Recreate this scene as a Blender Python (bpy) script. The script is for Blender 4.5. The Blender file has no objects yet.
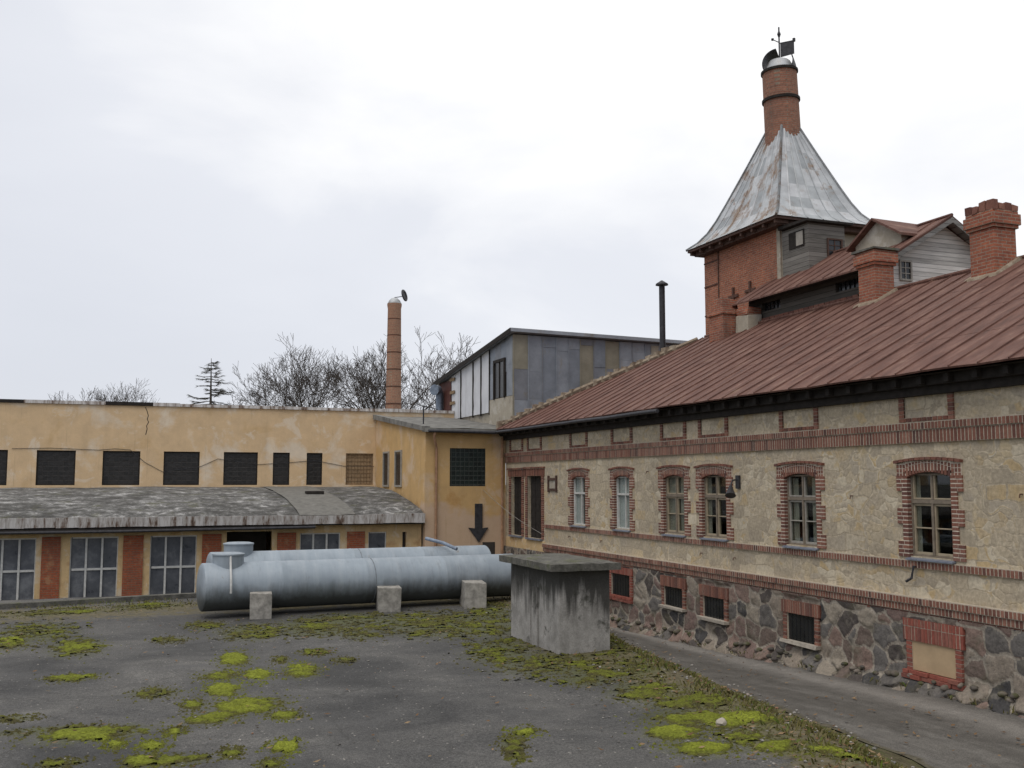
import bpy, bmesh, math, random
from mathutils import Vector, Matrix, noise
from math import sin, cos, pi, radians, sqrt, atan, hypot, exp
R = random.Random(7)
S = bpy.context.scene
COL = S.collection

# ------------------------------------------------------------------ camera
F = 1020.0; PITCH = atan(98 / F); YAW = radians(21); EYE = 3.3
cam = bpy.data.cameras.new('camera'); co = bpy.data.objects.new('camera', cam); COL.objects.link(co)
co.location = (0, 0, EYE); co.rotation_euler = (pi / 2 + PITCH, 0, -YAW)
cam.sensor_width = 36; cam.lens = 36 * F / 1024; cam.clip_start = .1; cam.clip_end = 3000
S.camera = co

def flat(px, py, z=0.0):
    """surveyed ground point for a spot seen in the photograph"""
    x = (px - 512) / F; y = (384 - py) / F
    u = y * cos(PITCH) + sin(PITCH); f = cos(PITCH) - y * sin(PITCH)
    d = (x * cos(YAW) + f * sin(YAW), -x * sin(YAW) + f * cos(YAW), u)
    t = (z - EYE) / d[2]
    return d[0] * t, d[1] * t

# ------------------------------------------------------------------ node helper
class Nodes:
    def __init__(s, name, rough=.85, spec=.3, metallic=0.0):
        s.m = bpy.data.materials.new(name); s.m.use_nodes = True
        s.t = s.m.node_tree; s.b = s.t.nodes['Principled BSDF']
        s.b.inputs['Roughness'].default_value = rough
        s.b.inputs['Specular IOR Level'].default_value = spec
        s.b.inputs['Metallic'].default_value = metallic
        s.obj = s.n('ShaderNodeTexCoord').outputs['Object']
    def n(s, typ, **k):
        nd = s.t.nodes.new(typ)
        for a, v in k.items(): setattr(nd, a, v)
        return nd
    def put(s, sock, v):
        if isinstance(v, bpy.types.NodeSocket): s.t.links.new(v, sock)
        elif isinstance(v, tuple) and len(v) == 3 and sock.type == 'RGBA': sock.default_value = (*v, 1)
        else: sock.default_value = v
    def vec(s, sx=1, sy=1, sz=1, mode='xyz', src=None):
        """mode xyz scales; mode wall gives (x+y, z, 0) for upright walls"""
        src = src or s.obj
        if mode == 'wall':
            sp = s.n('ShaderNodeSeparateXYZ'); s.put(sp.inputs[0], src)
            a = s.math('ADD', sp.outputs[0], sp.outputs[1])
            c = s.n('ShaderNodeCombineXYZ')
            s.put(c.inputs[0], s.math('MULTIPLY', a, sx)); s.put(c.inputs[1], s.math('MULTIPLY', sp.outputs[2], sz))
            return c.outputs[0]
        mp = s.n('ShaderNodeMapping'); mp.inputs['Scale'].default_value = (sx, sy, sz); s.put(mp.inputs[0], src)
        return mp.outputs[0]
    def noise(s, vec, scale, detail=4, rough=.55, dist=0.0, col=False):
        nd = s.n('ShaderNodeTexNoise'); s.put(nd.inputs['Vector'], vec)
        nd.inputs['Scale'].default_value = scale; nd.inputs['Detail'].default_value = detail
        nd.inputs['Roughness'].default_value = rough; nd.inputs['Distortion'].default_value = dist
        return nd.outputs['Color' if col else 'Fac']
    def voro(s, vec, scale, feature='F1', rnd=1.0):
        nd = s.n('ShaderNodeTexVoronoi', feature=feature); s.put(nd.inputs['Vector'], vec)
        nd.inputs['Scale'].default_value = scale; nd.inputs['Randomness'].default_value = rnd
        return nd
    def ramp(s, fac, stops, interp='LINEAR'):
        nd = s.n('ShaderNodeValToRGB'); nd.color_ramp.interpolation = interp
        el = nd.color_ramp.elements
        while len(el) < len(stops): el.new(.5)
        for e, (p, c) in zip(el, stops):
            e.position = p; e.color = (*c, 1) if isinstance(c, tuple) else (c, c, c, 1)
        s.put(nd.inputs[0], fac); return nd.outputs[0]
    def mix(s, fac, a, b, blend='MIX'):
        nd = s.n('ShaderNodeMix', data_type='RGBA', blend_type=blend)
        s.put(nd.inputs[0], fac); s.put(nd.inputs[6], a); s.put(nd.inputs[7], b)
        return nd.outputs[2]
    def math(s, op, a, b=0.0, c=None):
        nd = s.n('ShaderNodeMath', operation=op); s.put(nd.inputs[0], a); s.put(nd.inputs[1], b)
        if c is not None: s.put(nd.inputs[2], c)
        return nd.outputs[0]
    def island(s): return s.n('ShaderNodeNewGeometry').outputs['Random Per Island']
    def attr(s, name): return s.n('ShaderNodeAttribute', attribute_name=name).outputs['Fac']
    def warp(s, vec, scale, amt):
        nz = s.noise(vec, scale, 3, col=True)
        a = s.n('ShaderNodeVectorMath', operation='SUBTRACT'); s.put(a.inputs[0], nz); a.inputs[1].default_value = (.5, .5, .5)
        b = s.n('ShaderNodeVectorMath', operation='SCALE'); s.put(b.inputs[0], a.outputs[0]); b.inputs['Scale'].default_value = amt
        c = s.n('ShaderNodeVectorMath', operation='ADD'); s.put(c.inputs[0], vec); s.put(c.inputs[1], b.outputs[0])
        return c.outputs[0]
    def bump(s, h, strength=.5, dist=.02):
        nd = s.n('ShaderNodeBump'); nd.inputs['Strength'].default_value = strength; nd.inputs['Distance'].default_value = dist
        s.put(nd.inputs['Height'], h); s.t.links.new(nd.outputs[0], s.b.inputs['Normal'])
    def out(s, col, rough=None):
        s.put(s.b.inputs['Base Color'], col)
        if rough is not None: s.put(s.b.inputs['Roughness'], rough)
        return s.m

M = {}
def simple(name, c, rough=.8, var=.25, scale=6, spec=.3, metallic=0.0):
    k = Nodes(name, rough, spec, metallic)
    f = k.noise(k.obj, scale, 5, .6)
    lo = tuple(v * (1 - var) for v in c); hi = tuple(min(.95, v * (1 + var)) for v in c)
    M[name] = k.out(k.ramp(f, [(.3, lo), (.7, hi)])); k.bump(f, .25, .01)
    return M[name]

def build_materials():
    # limestone rubble wall, smeared with mortar
    k = Nodes('limestone', .9, .2)
    w = k.warp(k.warp(k.vec(1, 1, 1, 'wall'), 1.1, .30), 4.5, .12)
    mp = k.vec(2.0, 3.1, 1, src=w)
    bt = k.n('ShaderNodeTexBrick', offset=.37, squash=1.5, squash_frequency=3); k.put(bt.inputs[0], w); bt.inputs['Scale'].default_value = 1
    bt.inputs['Brick Width'].default_value = .46; bt.inputs['Row Height'].default_value = .27; bt.inputs['Mortar Size'].default_value = .022; bt.inputs['Mortar Smooth'].default_value = .6
    bt.inputs['Color1'].default_value = (0, 0, 0, 1); bt.inputs['Color2'].default_value = (1, 1, 1, 1); bt.inputs['Mortar'].default_value = (.5, .5, .5, 1)
    big = k.math('MULTIPLY', k.math('SUBTRACT', 1.0, bt.outputs['Fac']), .3)
    mp2 = k.vec(4.2, 6.0, 1, src=w)
    v2 = k.voro(mp2, 1, 'F1', 1); e2 = k.voro(mp2, 1, 'DISTANCE_TO_EDGE', 1)
    pick = k.ramp(k.noise(k.obj, .9, 2), [(.47, 0.0), (.53, 1.0)])
    r = k.n('ShaderNodeSeparateColor'); k.put(r.inputs[0], k.mix(pick, bt.outputs['Color'], v2.outputs['Color']))
    cells = k.ramp(r.outputs[0], [(0, (.50, .43, .32)), (.15, (.41, .355, .27)), (.3, (.60, .525, .395)), (.42, (.385, .335, .26)), (.52, (.53, .455, .335)), (.62, (.53, .405, .23)), (.70, (.64, .575, .45)), (.82, (.44, .39, .315)), (.90, (.57, .475, .32))], 'CONSTANT')
    ed = k.mix(pick, big, e2.outputs['Distance'])
    nz = k.noise(k.obj, 14, 6, .65)
    mm = k.math('SUBTRACT', ed, k.math('MULTIPLY', k.noise(k.obj, 5, 4), .13))
    mort = k.ramp(mm, [(0, 1.0), (.05, 0.0)])
    smear = k.ramp(k.noise(k.obj, 1.1, 5, .65), [(.40, .12), (.66, .86)])
    c = k.mix(k.math('MAXIMUM', k.math('MULTIPLY', mort, .5), smear), cells, k.ramp(nz, [(.3, (.41, .35, .265)), (.7, (.52, .45, .34))]))
    c = k.mix(.75, c, k.ramp(nz, [(.25, (.64, .63, .61)), (.75, (1.24, 1.23, 1.20))]), 'MULTIPLY')
    och = k.ramp(k.noise(k.obj, 2.6, 3), [(.60, 0.0), (.72, .45)])
    c = k.mix(och, c, (.52, .39, .19))
    c = k.mix(.8, c, k.ramp(k.noise(k.vec(.5, .5, 1), 1, 4, .6), [(.3, (.80, .79, .78)), (.65, (1.05, 1.04, 1.02))]), 'MULTIPLY')
    M['limestone'] = k.out(c)
    k.bump(k.math('ADD', k.ramp(ed, [(0, 0.0), (.12, 1.0)]), k.math('MULTIPLY', nz, 1.0)), .28, .02)
    # fieldstone plinth: colours come from attributes computed with the relief
    k = Nodes('fieldstone', .85, .3)
    a = k.attr('stone'); mo = k.attr('mortar'); nz = k.noise(k.obj, 18, 6, .7)
    c = k.ramp(a, [(0, (.095, .082, .075)), (.14, (.18, .14, .118)), (.28, (.25, .18, .15)), (.4, (.145, .135, .125)), (.52, (.28, .24, .195)), (.64, (.21, .15, .13)), (.75, (.165, .155, .145)), (.86, (.33, .29, .235)), (.94, (.07, .068, .068))], 'CONSTANT')
    c = k.mix(.8, c, k.ramp(nz, [(.25, (.38, .38, .38)), (.75, (1.25, 1.22, 1.18))]), 'MULTIPLY')
    mf = k.ramp(k.math('ADD', mo, k.math('MULTIPLY', k.math('SUBTRACT', k.noise(k.obj, 9, 4), .5), .5)), [(.36, 0.0), (.54, .9)])
    c = k.mix(mf, c, k.ramp(nz, [(.3, (.22, .195, .16)), (.7, (.40, .355, .29))]))
    ml = k.ramp(k.noise(k.vec(1, 1, 1.5), 2.2, 5), [(.56, 0.0), (.68, .6)])
    c = k.mix(ml, c, (.10, .09, .06))
    c = k.mix(k.ramp(k.noise(k.obj, 3.3, 7, .72), [(.54, 0.0), (.66, .45)]), c, (.27, .245, .20))
    M['fieldstone'] = k.out(c); k.bump(nz, .7, .03)
    # loose bricks (each brick an island)
    k = Nodes('brick', .85, .25)
    c = k.ramp(k.island(), [(0, (.19, .080, .057)), (.2, (.25, .115, .080)), (.4, (.145, .066, .051)), (.6, (.29, .145, .104)), (.8, (.21, .094, .067)), (1, (.10, .053, .046))])
    nz = k.noise(k.obj, 22, 5, .7)
    c = k.mix(.7, c, k.ramp(nz, [(.25, (.6, .58, .56)), (.75, (1.4, 1.4, 1.4))]), 'MULTIPLY')
    c = k.mix(k.ramp(k.noise(k.obj, 1.3, 5), [(.55, 0.0), (.75, .45)]), c, (.12, .095, .085))
    M['brick'] = k.out(c); k.bump(nz, .4, .01)
    k = Nodes('old_red_brick', .85, .25)
    c = k.ramp(k.island(), [(0, (.25, .075, .055)), (.4, (.30, .10, .072)), (.7, (.18, .068, .054)), (1, (.28, .115, .085))])
    nz = k.noise(k.obj, 16, 5, .7)
    M['red_brick'] = k.out(k.mix(.7, c, k.ramp(nz, [(.25, (.55, .55, .55)), (.75, (1.4, 1.4, 1.4))]), 'MULTIPLY')); k.bump(nz, .4, .01)
    simple('mortar', (.44, .38, .30), .95, .25, 20)
    simple('pale_mortar', (.60, .53, .43), .95, .25, 20)
    # masonry with courses
    def brickwall(name, cols, mort, sc=1.0, stain=.5, flake=None):
        k = Nodes(name, .88, .25)
        u = k.vec(1, 1, 1, 'wall')
        bt = k.n('ShaderNodeTexBrick'); k.put(bt.inputs['Vector'], k.warp(u, 3, .012))
        bt.inputs['Scale'].default_value = sc
        bt.inputs['Brick Width'].default_value = .26; bt.inputs['Row Height'].default_value = .078
        bt.inputs['Mortar Size'].default_value = .010; bt.inputs['Bias'].default_value = 0
        bt.inputs['Color1'].default_value = (*cols[0], 1); bt.inputs['Color2'].default_value = (*cols[1], 1); bt.inputs['Mortar'].default_value = (*mort, 1)
        nz = k.noise(k.obj, 12, 6, .7)
        c = k.mix(.8, bt.outputs['Color'], k.ramp(nz, [(.25, (.55, .53, .5)), (.75, (1.4, 1.38, 1.3))]), 'MULTIPLY')
        c = k.mix(k.ramp(k.noise(k.vec(1, 1, .6), 1.1, 6, .6), [(.48, 0.0), (.75, stain)]), c, (.085, .07, .062))
        if flake: c = k.mix(k.ramp(k.noise(k.obj, 1.7, 5, .6), [(.58, 0.0), (.64, .8)]), c, flake)
        M[name] = k.out(c); k.bump(k.math('ADD', k.math('MULTIPLY', bt.outputs['Fac'], -1), nz), .6, .012)
    brickwall('tower_brick', ((.41, .150, .088), (.31, .110, .068)), (.34, .25, .19), 1, .45)
    brickwall('chimney_brick', ((.38, .135, .080), (.26, .09, .060)), (.30, .23, .18), 1, .6)
    brickwall('stack_brick', ((.39, .21, .145), (.33, .175, .125)), (.33, .25, .19), .7, .3)
    brickwall('flue_brick', ((.34, .155, .105), (.25, .115, .082)), (.24, .19, .15), 1, .5)
    brickwall('pier_brick', ((.38, .105, .05), (.28, .08, .045)), (.24, .15, .10), 1, .35, (.38, .20, .11))
    # stucco
    def s_out(k): return k.b.inputs['Base Color'].links[0].from_socket
    def stucco(name, base, pale, dark, sc=.7, low=False):
        k = Nodes(name, .95, .15)
        a = k.noise(k.obj, sc, 6, .62, .4); b = k.noise(k.obj, sc * 4, 6, .65)
        st = k.noise(k.vec(2.2, 2.2, .22), 1.0, 5, .6)
        c = k.ramp(a, [(.32, dark), (.44, base), (.54, base), (.64, pale)])
        c = k.mix(.6, c, k.ramp(b, [(.3, (.80, .80, .80)), (.7, (1.12, 1.11, 1.08))]), 'MULTIPLY')
        c = k.mix(k.ramp(st, [(.56, 0.0), (.78, .3)]), c, tuple(v * .66 for v in base))
        pl = k.ramp(k.noise(k.obj, sc * 1.7, 7, .72, .6), [(.57, 0.0), (.63, .75)])
        c = k.mix(pl, c, pale)
        if low:   # the lower wall was patched with a paler pinkish render
            sp = k.n('ShaderNodeSeparateXYZ'); k.put(sp.inputs[0], k.obj)
            h = k.math('ADD', sp.outputs[2], k.math('MULTIPLY', k.math('SUBTRACT', k.noise(k.obj, .8, 4), .5), 2.6))
            c = k.mix(k.ramp(k.math('MULTIPLY', h, .2), [(.62, .85), (.68, 0.0)]), c, k.mix(k.noise(k.obj, 3, 5), (.50, .36, .25), (.62, .47, .35)))
        c = k.mix(.6, c, k.ramp(k.noise(k.obj, 38, 3), [(.3, (.88, .88, .88)), (.7, (1.08, 1.08, 1.08))]), 'MULTIPLY')
        M[name] = k.out(c); sp2 = k.n('ShaderNodeSeparateXYZ'); k.put(sp2.inputs[0], k.vec(1, 1, 1, 'wall'))
        dr = k.noise(k.vec(5, 5, .25), 1.2, 7, .75)
        c2 = k.mix(k.ramp(dr, [(.58, 0.0), (.70, .45)]), s_out(k), tuple(v * .55 for v in base))
        M[name] = k.out(c2); k.bump(k.math('ADD', b, k.noise(k.obj, 38, 3)), .3, .012)
    stucco('ochre_stucco', (.68, .50, .305), (.74, .63, .49), (.60, .42, .225), .5)
    stucco('lean_stucco', (.62, .45, .245), (.66, .56, .42), (.44, .27, .14), 1.0)
    stucco('annex_stucco', (.58, .385, .180), (.62, .47, .32), (.46, .265, .10), .42, True)
    stucco('rubble_render', (.27, .215, .16), (.36, .31, .24), (.17, .12, .085), 2.2)
    stucco('grey_render', (.40, .36, .29), (.50, .47, .41), (.24, .215, .18), 1.2)
    # rust red sheet roof
    k = Nodes('rust_roof', .7, .2)
    isl = k.island(); nz = k.noise(k.vec(1, 3.2, 1), 1.4, 6, .65); fine = k.noise(k.obj, 16, 5, .7)
    c = k.ramp(nz, [(.28, (.085, .045, .035)), (.46, (.128, .064, .049)), (.60, (.168, .090, .069)), (.74, (.25, .168, .125))])
    c = k.mix(.55, c, k.ramp(isl, [(0, (.90, .90, .91)), (1, (1.09, 1.08, 1.07))]), 'MULTIPLY')
    c = k.mix(.5, c, k.ramp(fine, [(.3, (.75, .75, .75)), (.7, (1.25, 1.25, 1.25))]), 'MULTIPLY')
    gr = k.ramp(k.noise(k.vec(.6, 3, .6), 1.0, 6, .7), [(.60, 0.0), (.76, .55)])
    c = k.mix(gr, c, (.15, .115, .09))
    M['rust_roof'] = k.out(c, k.ramp(fine, [(.3, .6), (.7, .85)])); k.bump(nz, .35, .03)
    # zinc sheets of the tower roof with rust blotches
    for nm, rust in (('zinc_roof', .56), ('rusty_zinc_roof', .50)):
        k = Nodes(nm, .5, .4, .25)
        isl = k.island(); nz = k.noise(k.obj, 2.2, 6, .65)
        c = k.ramp(isl, [(0, (.33, .35, .36)), (.5, (.43, .45, .46)), (1, (.53, .54, .55))])
        c = k.mix(.8, c, k.ramp(nz, [(.3, (.70, .70, .70)), (.7, (1.15, 1.15, 1.15))]), 'MULTIPLY')
        rr = k.ramp(k.noise(k.vec(1, 1, .7), 1.5, 7, .72), [(rust, 0.0), (rust + .10, .85)])
        c = k.mix(rr, c, k.ramp(k.noise(k.obj, 9, 4), [(.3, (.16, .085, .05)), (.7, (.30, .22, .15))]))
        M[nm] = k.out(c, .55); k.bump(nz, .3, .02)
    # galvanised tanks
    k = Nodes('tank_steel', .6, .35, .35)
    st = k.noise(k.vec(4.5, 1, .35), 1.2, 5, .6); bl = k.noise(k.obj, 2.3, 5, .6)
    c = k.ramp(st, [(.28, (.285, .33, .37)), (.5, (.315, .36, .40)), (.72, (.36, .40, .435))])
    c = k.mix(.6, c, k.ramp(bl, [(.3, (.74, .75, .76)), (.7, (1.12, 1.12, 1.11))]), 'MULTIPLY')
    drip = k.noise(k.vec(7, 2, .5), 1.3, 7, .75)
    c = k.mix(k.ramp(drip, [(.56, 0.0), (.72, .45)]), c, (.15, .155, .15))
    c = k.mix(k.ramp(k.noise(k.vec(2, 2, 1.2), 1.7, 7, .75), [(.62, 0.0), (.70, .6)]), c, (.20, .155, .11))
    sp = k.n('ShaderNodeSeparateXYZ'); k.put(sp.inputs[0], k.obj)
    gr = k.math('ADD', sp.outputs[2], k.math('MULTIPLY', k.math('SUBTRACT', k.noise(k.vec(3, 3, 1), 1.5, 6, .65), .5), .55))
    c = k.mix(k.ramp(gr, [(.38, .9), (.80, 0.0)]), c, (.075, .078, .07))     # underside shade painted into the belly colour, mixed with algae grime
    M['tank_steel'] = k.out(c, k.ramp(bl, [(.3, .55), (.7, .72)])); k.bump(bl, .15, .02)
    simple('dark_steel', (.045, .045, .05), .6, .4, 8, .4, .3)
    simple('pipe_paint', (.34, .20, .12), .7, .35, 4)
    simple('weld', (.19, .21, .225), .65, .35, 9, .3, .3)
    simple('blue_pipe', (.20, .24, .30), .5, .3, 8, .4, .3)
    simple('white_metal', (.56, .56, .54), .5, .15, 8)
    simple('rust_iron', (.10, .05, .035), .8, .4, 12)
    simple('blue_sill', (.17, .19, .235), .45, .25, 8, .4)
    # concrete
    k = Nodes('concrete', .92, .2)
    st = k.noise(k.vec(3.0, 3.0, .30), 1.4, 6, .65); b = k.noise(k.obj, 3.0, 7, .68); f = k.noise(k.obj, 34, 4)
    bd = k.n('ShaderNodeTexWave', bands_direction='X'); k.put(bd.inputs[0], k.vec(1, 1, 1, 'wall')); bd.inputs['Scale'].default_value = 1.6; bd.inputs['Distortion'].default_value = .6
    c = k.ramp(b, [(.28, (.19, .18, .165)), (.5, (.30, .288, .268)), (.7, (.41, .39, .365))])
    sp = k.n('ShaderNodeSeparateXYZ'); k.put(sp.inputs[0], k.obj)
    run = k.math('ADD', k.math('MULTIPLY', sp.outputs[2], .34), k.math('MULTIPLY', st, .95))   # black runs that start below the slab
    c = k.mix(k.ramp(run, [(.74, 0.0), (.90, .92)]), c, (.050, .048, .043))
    c = k.mix(k.ramp(k.noise(k.obj, 1.6, 6, .65), [(.56, 0.0), (.64, .85)]), c, (.055, .055, .045))
    c = k.mix(.6, c, k.ramp(f, [(.3, (.75, .75, .75)), (.7, (1.22, 1.22, 1.22))]), 'MULTIPLY')
    M['concrete'] = k.out(c); k.bump(k.math('ADD', b, k.math('MULTIPLY', bd.outputs['Fac'], .25)), .45, .03)
    k = Nodes('mossy_concrete', .95, .15)
    b = k.noise(k.obj, 5, 6, .7); f = k.noise(k.obj, 30, 4)
    c = k.ramp(b, [(.3, (.062, .060, .052)), (.5, (.112, .108, .095)), (.7, (.17, .163, .143))])
    c = k.mix(k.ramp(k.noise(k.obj, 2.4, 6, .7), [(.52, 0.0), (.68, .7)]), c, (.085, .095, .035))
    M['mossy_concrete'] = k.out(k.mix(.6, c, k.ramp(f, [(.3, (.7, .7, .7)), (.7, (1.35, 1.35, 1.35))]), 'MULTIPLY')); k.bump(f, .5, .015)
    simple('block_concrete', (.29, .275, .245), .92, .4, 7)
    # asphalt yard
    k = Nodes('yard_asphalt', .82, .3)
    a = k.noise(k.obj, .42, 6, .6, .6); b = k.noise(k.obj, 2.2, 6, .7); f = k.noise(k.obj, 60, 3)
    c = k.ramp(a, [(.34, (.042, .042, .042)), (.48, (.067, .066, .065)), (.58, (.085, .083, .080)), (.68, (.115, .112, .106))])
    c = k.mix(.65, c, k.ramp(b, [(.3, (.70, .70, .70)), (.7, (1.25, 1.25, 1.24))]), 'MULTIPLY')
    c = k.mix(.8, c, k.ramp(f, [(.34, (.45, .45, .45)), (.66, (1.7, 1.7, 1.68))]), 'MULTIPLY')
    c = k.mix(.75, c, k.ramp(k.noise(k.obj, 19, 4, .7), [(.32, (.62, .61, .60)), (.68, (1.42, 1.40, 1.36))]), 'MULTIPLY')
    pv = k.voro(k.obj, 11, 'F1'); ps = k.n('ShaderNodeSeparateColor'); k.put(ps.inputs[0], pv.outputs['Color'])
    peb = k.math('MULTIPLY', k.math('LESS_THAN', pv.outputs['Distance'], .16), k.math('GREATER_THAN', ps.outputs[0], .80))
    c = k.mix(k.math('MULTIPLY', peb, .75), c, (.34, .32, .285))
    crk = k.voro(k.warp(k.obj, 1.2, .7), .28, 'DISTANCE_TO_EDGE')
    c = k.mix(k.ramp(crk.outputs['Distance'], [(0, .45), (.006, 0.0)]), c, (.03, .03, .026))
    wet = k.ramp(k.noise(k.vec(.45, 1, 1), .8, 5, .6), [(.55, 0.0), (.68, .55)])
    c = k.mix(wet, c, (.042, .041, .040))
    soil = k.math('ADD', k.attr('soil'), k.math('MULTIPLY', k.math('SUBTRACT', b, .5), 1.4))
    sf = k.ramp(soil, [(.42, 0.0), (.62, .95)])
    c = k.mix(sf, c, k.ramp(k.noise(k.obj, 7, 6, .75), [(.28, (.045, .040, .022)), (.5, (.105, .09, .048)), (.72, (.19, .155, .095))]))
    al = k.math('ADD', k.attr('algae'), k.math('MULTIPLY', k.math('SUBTRACT', k.noise(k.obj, 5, 7, .75), .5), 1.7))
    c = k.mix(k.ramp(al, [(.40, 0.0), (.95, .85)]), c, k.ramp(k.noise(k.obj, 17, 5, .7), [(.3, (.040, .042, .020)), (.7, (.115, .125, .035))]))
    M['yard_asphalt'] = k.out(c, k.mix(wet, (.85, .85, .85), (.45, .45, .45))); k.bump(k.math('ADD', b, k.math('MULTIPLY', f, .35)), .55, .02)
    k = Nodes('drive_asphalt', .85, .28)
    a = k.noise(k.vec(1.4, .28, 1), 1.0, 7, .68); b = k.noise(k.obj, 3.5, 6, .7); f = k.noise(k.obj, 55, 3)
    c = k.ramp(a, [(.28, (.070, .064, .056)), (.5, (.105, .098, .088)), (.66, (.155, .146, .133))])
    tr = k.attr('track')
    c = k.mix(k.math('MULTIPLY', tr, .85), c, (.235, .22, .20))
    c = k.mix(.7, c, k.ramp(b, [(.3, (.68, .68, .68)), (.7, (1.25, 1.25, 1.24))]), 'MULTIPLY')
    c = k.mix(.6, c, k.ramp(f, [(.34, (.48, .48, .48)), (.66, (1.6, 1.6, 1.58))]), 'MULTIPLY')
    sf = k.ramp(k.math('ADD', k.attr('soil'), k.math('MULTIPLY', k.math('SUBTRACT', b, .5), 1.2)), [(.45, 0.0), (.65, .9)])
    c = k.mix(sf, c, k.ramp(k.noise(k.obj, 8, 5, .7), [(.3, (.05, .045, .028)), (.7, (.13, .115, .075))]))
    M['drive_asphalt'] = k.out(c); k.bump(k.math('ADD', b, k.math('MULTIPLY', f, .3)), .5, .02)
    k = Nodes('soil', .95, .15)
    b = k.noise(k.obj, 6, 6, .75)
    c = k.ramp(b, [(.28, (.045, .040, .025)), (.5, (.10, .088, .050)), (.72, (.18, .155, .095))])
    M['soil'] = k.out(k.mix(k.ramp(k.noise(k.obj, 2, 5), [(.5, 0.0), (.65, .7)]), c, (.075, .10, .025))); k.bump(b, .8, .05)
    # moss
    k = Nodes('moss', .95, .1)
    a = k.noise(k.obj, 1.1, 4); f = k.noise(k.obj, 26, 5, .7)
    c = k.ramp(k.math('ADD', k.math('MULTIPLY', a, .65), k.math('MULTIPLY', k.attr('lush'), .45)), [(.32, (.085, .076, .038)), (.50, (.112, .108, .033)), (.66, (.158, .176, .027)), (.84, (.245, .275, .036))])
    c = k.mix(.85, c, k.ramp(f, [(.30, (.30, .30, .28)), (.68, (1.5, 1.5, 1.45))]), 'MULTIPLY')
    M['moss'] = k.out(c); k.bump(f, 1.0, .05)
    k = Nodes('dry_grass', .9, .15)
    M['dry_grass'] = k.out(k.ramp(k.island(), [(0, (.10, .10, .03)), (.4, (.16, .14, .05)), (.7, (.22, .19, .10)), (1, (.12, .17, .03))]))
    k = Nodes('footing', .9, .2)
    c = k.ramp(k.island(), [(0, (.07, .065, .06)), (.6, (.14, .12, .10)), (1, (.22, .19, .16))])
    M['footing'] = k.out(k.mix(k.ramp(k.noise(k.obj, 5, 5), [(.48, 0.0), (.62, .8)]), c, (.075, .08, .03)))
    k = Nodes('leaf_litter', .8, .2)
    M['leaf_litter'] = k.out(k.ramp(k.island(), [(0, (.09, .05, .025)), (.5, (.17, .10, .05)), (.8, (.26, .18, .10)), (1, (.13, .10, .06))]))
    k = Nodes('pebble', .9, .2)
    M['pebble'] = k.out(k.ramp(k.island(), [(0, (.10, .095, .09)), (.6, (.20, .19, .17)), (.9, (.34, .32, .29)), (1, (.24, .12, .07))]))
    # lean-to roof felt
    k = Nodes('old_felt', .9, .2)
    st = k.noise(k.vec(1.5, 1.7, 1), 1.5, 9, .80, .3); a = k.noise(k.obj, .5, 4); f = k.noise(k.obj, 14, 5, .7)
    c = k.ramp(k.math('ADD', k.math('MULTIPLY', st, .75), k.math('MULTIPLY', a, .25)), [(.38, (.050, .048, .045)), (.47, (.09, .088, .083)), (.54, (.18, .177, .17)), (.61, (.43, .425, .415))])
    c = k.mix(.6, c, k.ramp(f, [(.3, (.65, .65, .65)), (.7, (1.3, 1.3, 1.3))]), 'MULTIPLY')
    c = k.mix(k.ramp(k.noise(k.obj, 1.2, 6, .7), [(.56, 0.0), (.66, .6)]), c, (.075, .075, .035))
    M['old_felt'] = k.out(c); k.bump(f, .4, .02)
    simple('felt_patch', (.155, .150, .135), .9, .25, 5)
    simple('grey_felt', (.17, .165, .15), .9, .45, 3)
    k = Nodes('peeling_fascia', .85, .25)
    st = k.noise(k.vec(3.6, 3.6, .5), 1.3, 7, .72)
    M['peeling_fascia'] = k.out(k.ramp(st, [(.32, (.08, .055, .042)), (.40, (.19, .135, .105)), (.46, (.42, .385, .355)), (.58, (.64, .62, .60))]))
    k.bump(st, .4, .02)
    # boards
    def boards(name, c1, c2, pitch, vertical=False):
        k = Nodes(name, .9, .2)
        u = k.vec(1, 1, 1, 'wall')
        sp = k.n('ShaderNodeSeparateXYZ'); k.put(sp.inputs[0], u)
        t = k.math('DIVIDE', sp.outputs[0 if vertical else 1], pitch)
        fr = k.math('FRACT', t); idx = k.math('FLOOR', t)
        wn = k.n('ShaderNodeTexWhiteNoise', noise_dimensions='1D'); k.put(wn.inputs['W'], idx)
        g = k.noise(k.vec(14, 14, 1.2) if vertical else k.vec(1.2, 1.2, 14), 1, 5, .65)
        c = k.ramp(k.math('ADD', k.math('MULTIPLY', g, .7), k.math('MULTIPLY', wn.outputs['Value'], .3)), [(.3, c1), (.7, c2)])
        gap = k.math('LESS_THAN', fr, .10)
        c = k.mix(k.math('MULTIPLY', gap, .75), c, tuple(v * .25 for v in c1))
        M[name] = k.out(c); k.bump(k.math('ADD', fr, k.math('MULTIPLY', g, .4)), .5, .02)
    boards('grey_boards', (.15, .145, .135), (.30, .295, .28), .15)
    boards('bay_boards', (.12, .113, .10), (.27, .255, .23), .15)
    boards('white_boards', (.36, .35, .325), (.80, .78, .73), .125)
    boards('dark_boards', (.055, .052, .046), (.125, .115, .10), .16)
    simple('dark_timber', (.026, .022, .019), .9, .4, 7)
    simple('brown_timber', (.085, .050, .038), .85, .3, 9)
    simple('cream_wood', (.36, .30, .21), .6, .15, 9)
    simple('old_frame', (.20, .165, .125), .7, .25, 9)
    simple('grey_wood', (.33, .31, .27), .7, .2, 9)
    simple('white_wood', (.52, .52, .49), .6, .15, 9)
    simple('plywood', (.45, .33, .20), .8, .12, 3)
    simple('tan_board', (.33, .235, .14), .9, .25, 5)
    simple('lattice', (.24, .165, .095), .85, .3, 9)
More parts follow.
